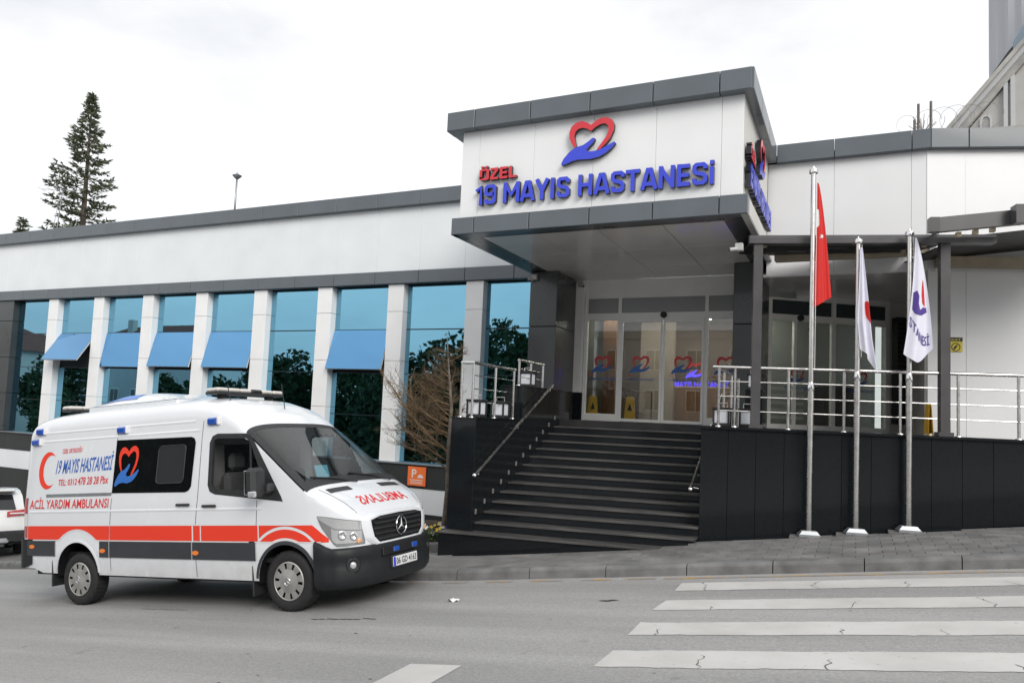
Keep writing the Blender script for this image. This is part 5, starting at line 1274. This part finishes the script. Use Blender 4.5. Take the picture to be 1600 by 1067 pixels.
# windscreen and hood
gl = MB()
def wsp(x, v):
    y = lerp(-1, 1, v)*(wside(x, zs(x))*.985); z = top_pt(x, y); return Vector((x, y, z+.004))
gl.grid(wsp, frange(-.615, .295, 14), [ (1-math.cos(math.pi*k/28))/2 for k in range(29)])
ws = vpart('windscreen', gl, 'car_glass', AM, True, recalc=False)
fb = MB()
for xa, xb in ((-.64, -.585), (.22, .32)):
    fb.grid(lambda x, v: wsp(x, v)+Vector((0, 0, .004)), frange(xa, xb, 3), [(1-math.cos(math.pi*k/28))/2 for k in range(29)])
for va, vb in ((0, .035), (.965, 1)):
    fb.grid(lambda x, v: wsp(x, v)+Vector((0, 0, .0045)), frange(-.6, .3, 14), [va, (va+vb)/2, vb])
vpart('windscreen_seal', fb, 'black_plastic', ws, recalc=False)
for y0, y1, xe in ((-.75, -.05, .36), (-.02, .7, .38)):
    mb = MB().tube([Vector((xe, y1*.95, top_pt(xe, y1*.9)+.03)), Vector((.27, lerp(y0, y1, .6), top_pt(.27, lerp(y0, y1, .6))+.022)), Vector((.20, y0, top_pt(.20, y0)+.02))], .011, 6); vpart('wiper', mb, 'black_plastic', ws)
def hood_patch(name, m_, pts, off, parent=body):
    return vpart(name, MB().add([Vector((x, y, top_pt(x, y)+off)) for x, y in pts], [tuple(range(len(pts)))]), m_, parent, recalc=False)
for ya, yb in ((-.72, -.30), (.30, .72)):
    mb = MB().grid(lambda x, y: Vector((x, y, top_pt(x, y)+.004)), frange(.40, .50, 2), frange(ya, yb, 6)); vpart('hood_vent', mb, 'black_plastic', body, recalc=False)
vs_, fs_ = blob('AMBULANS', .98, .15)
vpart('lettering', MB().add([Vector((.80-b, .52-a, top_pt(.80-b, .52-a)+.006)) for a, b in vs_], fs_), 'van_text_red', body, recalc=False)
for y_ in (-.80, .80):
    mb = MB()
    for i in range(12):
        x0, x1 = lerp(.36, .86, i/12), lerp(.36, .86, (i+1)/12); yl = lambda x: y_*(1-.30*max(0, x-.36)**1.2*1.3)
        mb.add([Vector((x, yl(x)+d, top_pt(x, yl(x)+d)+.0025)) for x in (x0, x1) for d in (-.004, .004)], [(0, 1, 3, 2)])
    vpart('panel_gap', mb, 'joint', body, recalc=False)
# cab interior
vpart('dashboard', MB().cbox(-.42, .12, -.86, .86, .95, 1.30, .06), 'seat', AM)
vpart('cab_floor', MB().box(-1.9, .1, -.93, .93, .55, .60), 'black_matte', AM)
vpart('bulkhead', MB().box(-1.42, -1.38, -.90, .90, .6, 1.45).box(-1.42, -1.38, -.74, .74, 1.98, 2.36).box(-1.42, -1.38, -.9, -.55, 1.44, 2.0).box(-1.42, -1.38, .55, .9, 1.44, 2.0), mat('bulkhead', (.12, .12, .12), .7), AM)
vpart('headlining', MB().box(-1.4, -.90, -.70, .70, 2.18, 2.21), mat('headlining', (.25, .25, .24), .9), AM)
for y_ in (-.52, .05, .52):
    st_ = vpart('seat', MB().cbox(-1.15, -.68, y_-.25, y_+.25, .80, 1.02, .06), 'seat', AM)
    vpart('seat_back', MB().cbox(-1.28, -1.12, y_-.24, y_+.24, .95, 1.62, .06), 'seat', st_); vpart('headrest', MB().cbox(-1.26, -1.15, y_-.13, y_+.13, 1.64, 1.86, .045), 'seat', st_)
vpart('steering_wheel', MB().tube([Vector((-.52+.10*math.sin(t), .48+.19*math.cos(t), 1.22+.165*math.sin(t))) for t in frange(0, 6.283, 20)], .016, 6, False), 'black_plastic', AM)
vpart('folder', MB().obox((-.14, -.10, 1.50), Vector((.02, .10, 0)), Vector((-.04, 0, .15)), Vector((.004, 0, .002))), 'paper_blue', AM)
vpart('papers', MB().cbox(-.18, .0, -.62, -.25, 1.305, 1.335, .01), 'paper_white', AM)
# nose: grille, star emblem, lamps, bumper
def nosex(y): return 1.012-.035*(abs(y)/.6)**2
gr = MB().grid(lambda y, z: Vector((nosex(y)+.012-.10*(z-.7)**2*3, y, z)), frange(-.50, .50, 14), [.735, .75, .99, 1.0])
fr_ = []
outl = [(-.44, .725), (.44, .725), (.53, .80), (.56, .92), (.57, 1.00), (.40, 1.035), (0, 1.045), (-.40, 1.035), (-.57, 1.00), (-.56, .92), (-.53, .80)]
def nz_(y, z, o): return Vector((nosex(y)-.11*max(0, z-.72)**1.5+o, y, z))
def ring(name, m_, o0, o1, s0, s1, parent):
    k = len(outl); mb = MB(); f = lambda p, s_, o: nz_(p[0]*s_, .885+(p[1]-.885)*s_, o)
    dn = lambda p: p
    ps = []
    for i in range(k):
        a, b = outl[i], outl[(i+1) % k]
        for q in range(4): ps.append((lerp(a[0], b[0], q/4), lerp(a[1], b[1], q/4)))
    k = len(ps)
    mb.v += [f(p, s0, o0) for p in ps]+[f(p, lerp(s0, s1, .5), o1) for p in ps]+[f(p, s1, o1*.6) for p in ps]
    for r_ in range(2):
        mb.f += [(r_*k+i, r_*k+(i+1) % k, (r_+1)*k+(i+1) % k, (r_+1)*k+i) for i in range(k)]
    return vpart(name, mb, m_, parent, True, recalc=False), ps
gs, ps = ring('grille_surround', 'van_white', -.07, .03, 1.20, .96, AM)
bk = MB(); bk.v += [nz_(p[0]*.985, .885+(p[1]-.885)*.985, .004) for p in ps]+[Vector((nosex(0)-.005, 0, .885))]; bk.f += [(i, (i+1) % len(ps), len(ps)) for i in range(len(ps))]
gb = vpart('grille', bk, 'black_matte', AM, recalc=False)
for k_, z in enumerate((.765, .825, .885, .945, 1.0)):
    hw = interp([(.72, .40), (.80, .49), (.92, .52), (1.03, .40)], z)
    mb = MB()
    for i in range(12):
        ya, yb = lerp(-hw, hw, i/12), lerp(-hw, hw, (i+1)/12)
        q = [nz_(y_, z+dz, o) for y_ in (ya, yb) for dz, o in ((-.016, .006), (.0, .030), (.020, .006))]
        mb.add(q, [(0, 1, 4, 3), (1, 2, 5, 4)])
    vpart('grille_bar', mb, 'black_plastic', gb, recalc=False)
c0 = Vector((nosex(0)+.036, 0, .885)); em = MB()
em.tube([c0+Vector((0, .108*math.cos(t), .108*math.sin(t))) for t in frange(0, 6.2832, 28)], .0095, 6, False)
for k_ in range(3):
    a = R(90+120*k_); d = Vector((0, math.cos(a), math.sin(a))); e = Vector((0, -d.z, d.y))
    em.add([c0+Vector((.012, 0, 0)), c0+e*.017, c0+d*.104, c0-e*.017], [(0, 1, 2), (0, 2, 3)])
vpart('emblem', em, 'chrome', AM, 'auto')
for s_ in (-1, 1):
    # headlamp: clear lens wrapped round the corner
    def hl(u, v, s_=s_, o=.010):
        z0, z1 = lerp(1.035, .735, min(1, u*2.1)**.85), lerp(1.085, 1.0, u**1.5); z = lerp(z0, z1, v)
        xa, xb = .475, .935; x = lerp(xa, xb, u)+.02*(1-v)*(1-u); return Vector((x, s_*(wside(min(x, .95), z)+o), z))
    h = vpart('headlamp', MB().grid(hl, frange(0, 1, 16), frange(0, 1, 8)), 'lamp_dark', AM, True, recalc=False)
    vpart('lens_top', MB().grid(lambda u, v: hl(u, v, s_, .014), frange(.03, .98, 14), frange(.62, .97, 4)), 'lamp_lens', h, True, recalc=False)
    vpart('reflector', MB().grid(lambda u, v: hl(u, v, s_, .014), frange(.38, .97, 10), frange(.10, .58, 5)), 'lamp_lens', h, True, recalc=False)
    for u_, v_, r_ in ((.62, .40, .05), (.84, .36, .045)):
        p = hl(u_, v_, s_, .0); nrm = Vector((.75, s_*.66, 0)); vpart('lamp_bowl', MB().lathe([(0, .012), (r_*.6, .018), (r_, .026), (r_*1.08, .02)], p, nrm, 16), 'chrome', h, True)
    p = hl(.93, .16, s_, .012); vpart('turn_lamp', MB().cbox(p.x-.03, p.x+.025, p.y-.03, p.y+.03, p.z-.028, p.z+.028, .014), mat('amber', (.75, .42, .22), .2, coat=1), h)
# bumper
BP = [(.44, -.995), (.58, -.985), (.74, -.93), (.88, -.80), (.97, -.62), (1.02, -.38), (1.04, 0)]
BP = BP+[(a, -b) for a, b in BP[-2::-1]]
fine_ = []
for (a, b), (c, d) in zip(BP[:-1], BP[1:]):
    for q in range(4): fine_.append((lerp(a, c, q/4), lerp(b, d, q/4)))
fine_.append(BP[-1])
def bpt(i, v):
    x, y = fine_[i]; i0, i1 = max(i-1, 0), min(i+1, len(fine_)-1); t = Vector((fine_[i1][0]-fine_[i0][0], fine_[i1][1]-fine_[i0][1])).normalized(); nx, ny = t.y, -t.x
    edge = min(1, min(i, len(fine_)-1-i)/6)
    zt_ = lerp(.80, .715, edge); prof = [(zt_+.0, -.05), (zt_, .0), (zt_-.03, .018), (.60, .022), (.565, .004), (.50, .018), (.38, .025), (.31, .012), (.26, -.03), (.25, -.12)]
    z, o = prof[v]; return Vector((x+nx*o, y+ny*o, z))
bp = MB().grid(lambda i, v: bpt(i, v), range(len(fine_)), range(10)); bmp = vpart('front_bumper', bp, 'bumper', AM, True, recalc=False)
vpart('bumper_grille', MB().cbox(1.0, 1.062, -.42, .42, .565, .665, .012), 'black_matte', bmp)
for z in (.585, .61, .635): vpart('grille_bar', MB().box(1.055, 1.068, -.41, .41, z-.004, z+.004), 'black_plastic', bmp)
for y_ in (-.16, .24): vpart('strobe_lamp', MB().cbox(1.05, 1.078, y_-.06, y_+.06, .59, .65, .01), 'beacon_blue', bmp)
for s_ in (-1, 1):
    p = Vector((.885, s_*.80, .52)); nrm = Vector((.72, s_*.69, 0))
    vpart('fog_recess', MB().lathe([(.085, -.03), (.088, .012), (.075, .018), (.045, .004), (0, .002)], p, nrm, 20), 'black_matte', bmp, True)
    vpart('fog_lamp', MB().lathe([(.04, .004), (.038, .016), (.024, .022), (0, .023)], p, nrm, 16), 'lamp_lens', bmp, True)
pl = vpart('number_plate', MB().cbox(1.075, 1.090, -.26, .26, .42, .535, .006), 'plate', AM)
vpart('plate_band', MB().box(1.0905, 1.092, -.258, -.215, .424, .531), 'sign_blue', pl)
vpart('plate_holder', MB().cbox(1.03, 1.078, -.275, .275, .405, .55, .01), 'black_plastic', pl)
vs_, fs_ = blob('06 GD 4163', .43, .075)
vpart('lettering', MB().add([Vector((1.0925, -.20+a, .441+b)) for a, b in vs_], fs_), 'ink', pl, recalc=False)
# roof equipment
def lightbar(x0, x1, hw, z, seg):
    b_ = vpart('light_bar', MB().cbox(x0, x1, -hw, hw, z, z+.035, .012), 'black_plastic', AM)
    n = seg
    for k_ in range(n):
        ya, yb = lerp(-hw, hw, k_/n), lerp(-hw, hw, (k_+1)/n)
        vpart('lamp_dome', MB().cbox(x0+.005, x1-.005, ya+.004, yb-.004, z+.03, z+.085, .02), 'lightbar' if k_ not in (n//2,) else 'black_plastic', b_)
    for y_ in (-hw*.7, hw*.7): vpart('mount', MB().box((x0+x1)/2-.04, (x0+x1)/2+.04, y_-.05, y_+.05, z-.12, z+.005), 'black_plastic', b_)
lightbar(-1.64, -1.40, .62, 2.655, 6); lightbar(-4.66, -4.46, .56, 2.62, 5)
ac = MB()
def acs(t, y):
    x = lerp(-3.9, -2.1, t); h = .15*min(1, (t*3.2)**.7 if t < .3 else 1)*(1 if t < .55 else max(.0, 1-((t-.55)/.45)**1.6)); q = abs(y)/.66
    return Vector((x, y, 2.585+max(.0, h)*(1-q**5)+.05))
ac.grid(acs, frange(0, 1, 24), frange(-.66, .66, 16))
au = vpart('roof_air_unit', ac, 'van_white', AM, True, recalc=False)
vpart('unit_skirt', MB().cbox(-3.9, -2.1, -.66, .66, 2.53, 2.64, .02), 'van_white', au)
mb = MB().grid(lambda t, v: acs(t, lerp(-.60, -.42, v))+Vector((0, -.0, .006)), frange(.10, .52, 8), [0, .5, 1]); vpart('blue_band', mb, mat('unit_blue', (.12, .25, .62), .4), au, recalc=False)
for x, y_, L_ in ((-1.25, -.55, .22), (-.92, .1, .35)):
    p = Vector((x, y_, top_pt(x, y_))); vpart('aerial', MB().tube([p-Z3*.02, p+Vector((-.05, 0, L_))], .006, 5), 'black_plastic', AM)
# underbody and wheels
vpart('underbody', MB().box(-4.7, .75, -.86, .86, .30, .62), 'black_matte', AM)
vpart('rear_bumper', MB().cbox(-4.98, -4.74, -.95, .95, .40, .80, .05), 'bumper', AM)
for s_ in (-1, 1):
    vpart('rear_bumper_corner', MB().grid(lambda t, v, s_=s_: Vector((lerp(-4.97, -4.62, t), s_*(.93+.062*math.sin(min(1, t*2.2)*math.pi/2)), lerp(.40+.12*max(0, t-.5), .80, v))), frange(0, 1, 8), [0, .5, 1]), 'bumper', AM, True, recalc=False)
    for x in (-.52, -4.20): vpart('mud_flap', MB().cbox(x-.012, x+.012, s_*.86-.12, s_*.86+.12, .16, .52, .006), 'black_plastic', AM)
def wheel(cx, s_):
    r_ = .345; y0 = s_*.955; A = Vector((0, s_, 0)); O = Vector((cx, y0, r_))
    t = vpart('wheel', MB().lathe([(.215, -.20), (.30, -.215), (.335, -.20), (.345, -.17), (.345, -.04), (.335, -.012), (.30, .004), (.25, .0), (.222, -.012), (.215, -.03)], O, A, 40), 'tyre', AM, True, body=False)
    gm = MB()
    for q in range(36):
        a = 2*math.pi*q/36; d = Vector((math.cos(a), 0, math.sin(a))); e = Vector((-d.z, 0, d.x)); gm.obox(O+d*.3445+A*-.105, e*.011, A*.085, d*.004)
    vpart('tread_block', gm, 'tyre', t, body=False)
    vpart('hub', MB().lathe([(.215, -.05), (.20, -.05), (0, -.06)], O, A, 30), 'black_matte', t, body=False)
    rm = MB()
    rm.lathe([(.220, -.022), (.223, -.004), (.212, .004), (.204, -.002)], O, A, 40)
    rm.lathe([(0, .018), (.055, .018), (.07, .010), (.125, .004), (.140, -.002)], O, A, 40)
    for q in range(10):
        a = 2*math.pi*q/10+.2; d = Vector((math.cos(a), 0, math.sin(a))); e = Vector((-d.z, 0, d.x))
        rm.add([O+d*.132-e*.030+A*.0, O+d*.132+e*.030+A*.0, O+d*.210+e*.050+A*-.001, O+d*.210-e*.050+A*-.001, O+d*.17+A*.008], [(0, 1, 4), (1, 2, 4), (2, 3, 4), (3, 0, 4)])
    vpart('wheel_cover', rm, 'rim', t, 'auto', body=False)
    sm = MB().tube([O+A*.02+Vector((math.cos(a)*.042, 0, math.sin(a)*.042)) for a in frange(0, 6.2832, 16)], .004, 4, False)
    for q in range(3):
        a = R(90+120*q); d = Vector((math.cos(a), 0, math.sin(a))); sm.tube([O+A*.02, O+A*.02+d*.041], [.007, .002], 4)
    vpart('hub_emblem', sm, 'chrome', t, body=False)
for cx in (0, -3.665):
    for s_ in (-1, 1): wheel(cx, s_)

# ------------------------------------------------------------------ white car parked by the wing, only its tail shows beside the ambulance
CXx, CYy = -19.62, 11.15
CA = thing('parked_car', 'white parked car, only its rear corner with red tail lamp showing behind the ambulance', 'car', (CXx, CYy, gz(CXx)+.105), Matrix.Rotation(R(153), 4, 'Z') @ Matrix.Rotation(R(6.3), 4, 'Y'))
def cpart(name, mb, m_, parent=CA, smooth=False, recalc=True): return part(name, mb, m_, parent, smooth, local=True, recalc=recalc)
# x forward, rear bumper at x=-2.1
prof = [(-2.12, .42), (-2.17, .60), (-2.15, .78), (-2.10, .95), (-2.07, 1.08), (-1.95, 1.22), (-1.72, 1.42), (-1.45, 1.55), (-.9, 1.61), (0, 1.60), (.5, 1.50), (1.1, 1.08), (1.9, .95), (2.2, .75), (2.22, .42)]
cb = MB(); ny = 12
def cw(x, z): return (.90-.0*(z))-max(0, z-.95)*.30-max(0, abs(x)-1.7)*.16
def car_top(i, v):
    x, z = prof[i]; y = lerp(-1, 1, v)*cw(x, z); e = (abs(y)/.9)
    return Vector((x+(.10*e**3*(1 if x < 0 else -1) if abs(x) > 1.9 else 0), y, z-.05*e**4))
cb.grid(car_top, range(len(prof)), frange(0, 1, ny))
for s_ in (-1, 1):
    k = len(prof)
    for i in range(k-1):
        (xa, za), (xb, zb_) = prof[i], prof[i+1]
        f = lambda x, z: Vector((x, s_*cw(x, z), z-.05)); g_ = lambda x: Vector((x, s_*.88, .30))
        cb.add([f(xa, za), f(xb, zb_), g_(max(min(xb, 2.1), -2.05)), g_(max(min(xa, 2.1), -2.05))], [(0, 1, 2, 3)])
cbd = cpart('body', cb, 'car_white', smooth='auto')
cpart('rear_window', MB().add([(-2.075, -.62, 1.10), (-2.075, .62, 1.10), (-1.72, .55, 1.44), (-1.72, -.55, 1.44)], [(0, 1, 2, 3)]).add([(-2.06, -.62, 1.10), (-2.06, .62, 1.10), (-1.70, .55, 1.44), (-1.70, -.55, 1.44)], [(3, 2, 1, 0)]), 'dark_glass', cbd)
cpart('roof_spoiler', MB().cbox(-1.85, -1.5, -.60, .60, 1.50, 1.56, .02), 'car_white', cbd)
cpart('lower_bumper', MB().cbox(-2.22, -1.75, -.86, .86, .32, .62, .06), 'bumper', CA)
cpart('skid_plate', MB().cbox(-2.25, -2.0, -.5, .5, .34, .46, .03), 'galv', CA)
for s_ in (-1, 1):
    tl = cpart('tail_lamp', MB().add([(-2.12, s_*.45, .93), (-2.06, s_*.84, .96), (-1.90, s_*.895, 1.0), (-1.92, s_*.885, 1.10), (-2.06, s_*.82, 1.10), (-2.11, s_*.45, 1.05), (-2.0, s_*.6, 1.0)], [(0, 1, 4, 5), (1, 2, 3, 4), (0, 5, 6), (2, 6, 3)]), 'tail_red', CA)
    cpart('lamp_stripe', MB().cbox(-2.135, -2.10, s_*.66-.16, s_*.66+.16, .99, 1.02, .008), 'pale_line', tl)
    cpart('exhaust_tip', MB().lathe([(.05, 0), (.06, .02), (.06, .1)], (-2.25, s_*.55, .36), (1, 0, 0), 14), 'chrome', CA, True)
    for cx in (-1.35, 1.35):
        w_ = cpart('wheel', MB().lathe([(.22, -.2), (.30, -.21), (.34, -.18), (.34, -.03), (.30, 0), (.22, -.02)], (cx, s_*.90, .34-.0), (0, s_, 0), 28), 'tyre', CA, True)
        cpart('rim', MB().lathe([(.22, -.02), (.2, -.04), (.05, -.02), (0, -.02)], (cx, s_*.90, .34), (0, s_, 0), 24), 'rim', w_, True)
np_ = cpart('number_plate', MB().cbox(-2.20, -2.17, -.26, .26, .72, .83, .005), 'plate', CA)
for k in range(6): cpart('plate_mark', MB().box(-2.204, -2.2005, -.2+k*.07, -.16+k*.07, .745, .805), 'ink', np_)

# ------------------------------------------------------------------ the far side of the street, seen as reflections in the glazing
def leafy_tree(x, y, h, r_, label, seed):
    rnd = random.Random(seed); z0 = gz(x); t = thing('street_tree', label, 'tree', (x, y, z0), group='trees across the street')
    part('trunk', MB().tube([(x, y, z0), (x+.1, y, z0+h*.4), (x, y+.1, z0+h*.75)], [.2, .14, .05], 7), 'bark', t, True)
    cl = [(Vector((x+rnd.gauss(0, r_*.45), y+rnd.gauss(0, r_*.45), z0+h*.56+rnd.gauss(0, h*.19))), rnd.uniform(.42, .7)*r_) for _ in range(17)]
    mb = MB()
    for c, rr_ in cl:
        for _ in range(430):
            d = Vector((rnd.gauss(0, 1), rnd.gauss(0, 1), rnd.gauss(0, 1))).normalized(); p = c+d*rr_*rnd.uniform(.5, 1.05)
            a = Vector((rnd.gauss(0, 1), rnd.gauss(0, 1), rnd.gauss(0, 1))).normalized(); b = a.orthogonal().normalized(); s_ = rnd.uniform(.26, .46)
            mb.add([p-b*s_*.5, p+a*s_*.6, p+b*s_*.5, p-a*s_*.6], [(0, 1, 2, 3)])
    part('crown', mb, 'leaf', t, recalc=False)
for i, (x, y, h, r_) in enumerate(((-20, -11.5, 8.6, 3.0), (-24.5, -12.5, 9.8, 3.2), (-28.5, -11, 9.0, 3.0), (-33, -12.5, 10.2, 3.4), (-37.5, -12, 9.6, 3.0), (-46, -10, 8.2, 2.6), (-63, -10.5, 9.4, 3.0))):
    leafy_tree(x, y, h, r_, 'dark leafy street tree across the road, %s from the apartment block, mirrored in the windows' % ('first', 'second', 'third', 'fourth', 'fifth', 'sixth', 'seventh')[i], 40+i)
def house(x, y, w, d, h, roof_h, label, m_='stucco_pale', floors=2, rm='roof_red', cat='house', name='house'):
    z0 = gz(x)-1; t = thing(name, label, cat, (x, y, z0))
    part('wall', MB().box(x-w/2, x+w/2, y-d, y, z0, z0+h), m_, t)
    if roof_h:
        e = .5; zt_ = z0+h
        part('roof', MB().add([(x-w/2-e, y-d-e, zt_), (x+w/2+e, y-d-e, zt_), (x+w/2+e, y+e, zt_), (x-w/2-e, y+e, zt_), (x-w/2+d*.45, y-d/2, zt_+roof_h), (x+w/2-d*.45, y-d/2, zt_+roof_h)],
             [(0, 1, 2, 3), (0, 4, 5, 1), (1, 5, 2), (2, 5, 4, 3), (3, 4, 0)]), rm, t)
        part('chimney', MB().cbox(x-w*.2-.35, x-w*.2+.35, y-d*.4-.3, y-d*.4+.3, zt_, zt_+roof_h+.6, .03), 'stucco', t)
    else: part('parapet', MB().box(x-w/2-.15, x+w/2+.15, y-d-.1, y+.15, z0+h, z0+h+.5), 'stucco', t)
    n = int(w/2.6)
    for f in range(floors):
        for k in range(n):
            wx = x-w/2+(k+.5)*w/n; wz = z0+1.9+f*(h-1.4)/floors
            wd_ = part('window', MB().box(wx-.62, wx+.62, y, y+.05, wz, wz+1.35), 'door_white', t)
            part('pane', MB().box(wx-.55, wx-.03, y+.051, y+.06, wz+.07, wz+1.28).box(wx+.03, wx+.55, y+.051, y+.06, wz+.07, wz+1.28), 'dark_glass', wd_)
house(-64, -17, 20, 10, 12.0, 3.2, 'white house with red hipped roof across the road, mirrored in the left windows')
house(-90, -16, 16, 10, 13.0, 3.2, 'paler second house with red roof farthest down the road', 'stucco')
house(-40, -19, 13, 9, 5.6, 0, 'low flat-roofed white building behind the street trees', 'stucco_pale', 1, name='flat_roofed_building', cat='building')
house(-9, -14, 13, 9, 9.0, 0, 'three storey plastered apartment block directly across the road, mirrored in the doors', 'stucco', 3, name='apartment_block', cat='building')
house(9, -13, 17, 9, 10.5, 0, 'four storey grey apartment block behind the photographer, mirrored in the granite wall', 'weathered', 4, name='apartment_block', cat='building')
house(30, -12, 18, 9, 9.0, 2.4, 'red-roofed house up the street, mirrored in the right end of the granite wall', 'stucco', 3)

LT = thing('paper_scrap', 'small scrap of white paper lying on the asphalt in front of the ambulance nose', 'paper', (-4.18, 7.57, gz(-4.18)+.004))
part('scrap', MB().grid(lambda u, v: Vector((-4.24+.13*u, 7.53+.09*v, gz(-4.18)+.012+.018*math.sin(u*7+v*3)*math.cos(v*5)+.012*u)), frange(0, 1, 7), frange(0, 1, 6)), 'paper_white', LT)
for i_ in range(5): stain(-2.45+.03*i_, 7.77+random.uniform(-.03, .03), .05, .035, 'stain')

def _depth(o): return 0 if o.parent is None else 1+_depth(o.parent)
assert max(_depth(o) for o in bpy.data.objects) <= 2, [o.name for o in bpy.data.objects if _depth(o) > 2][:8]
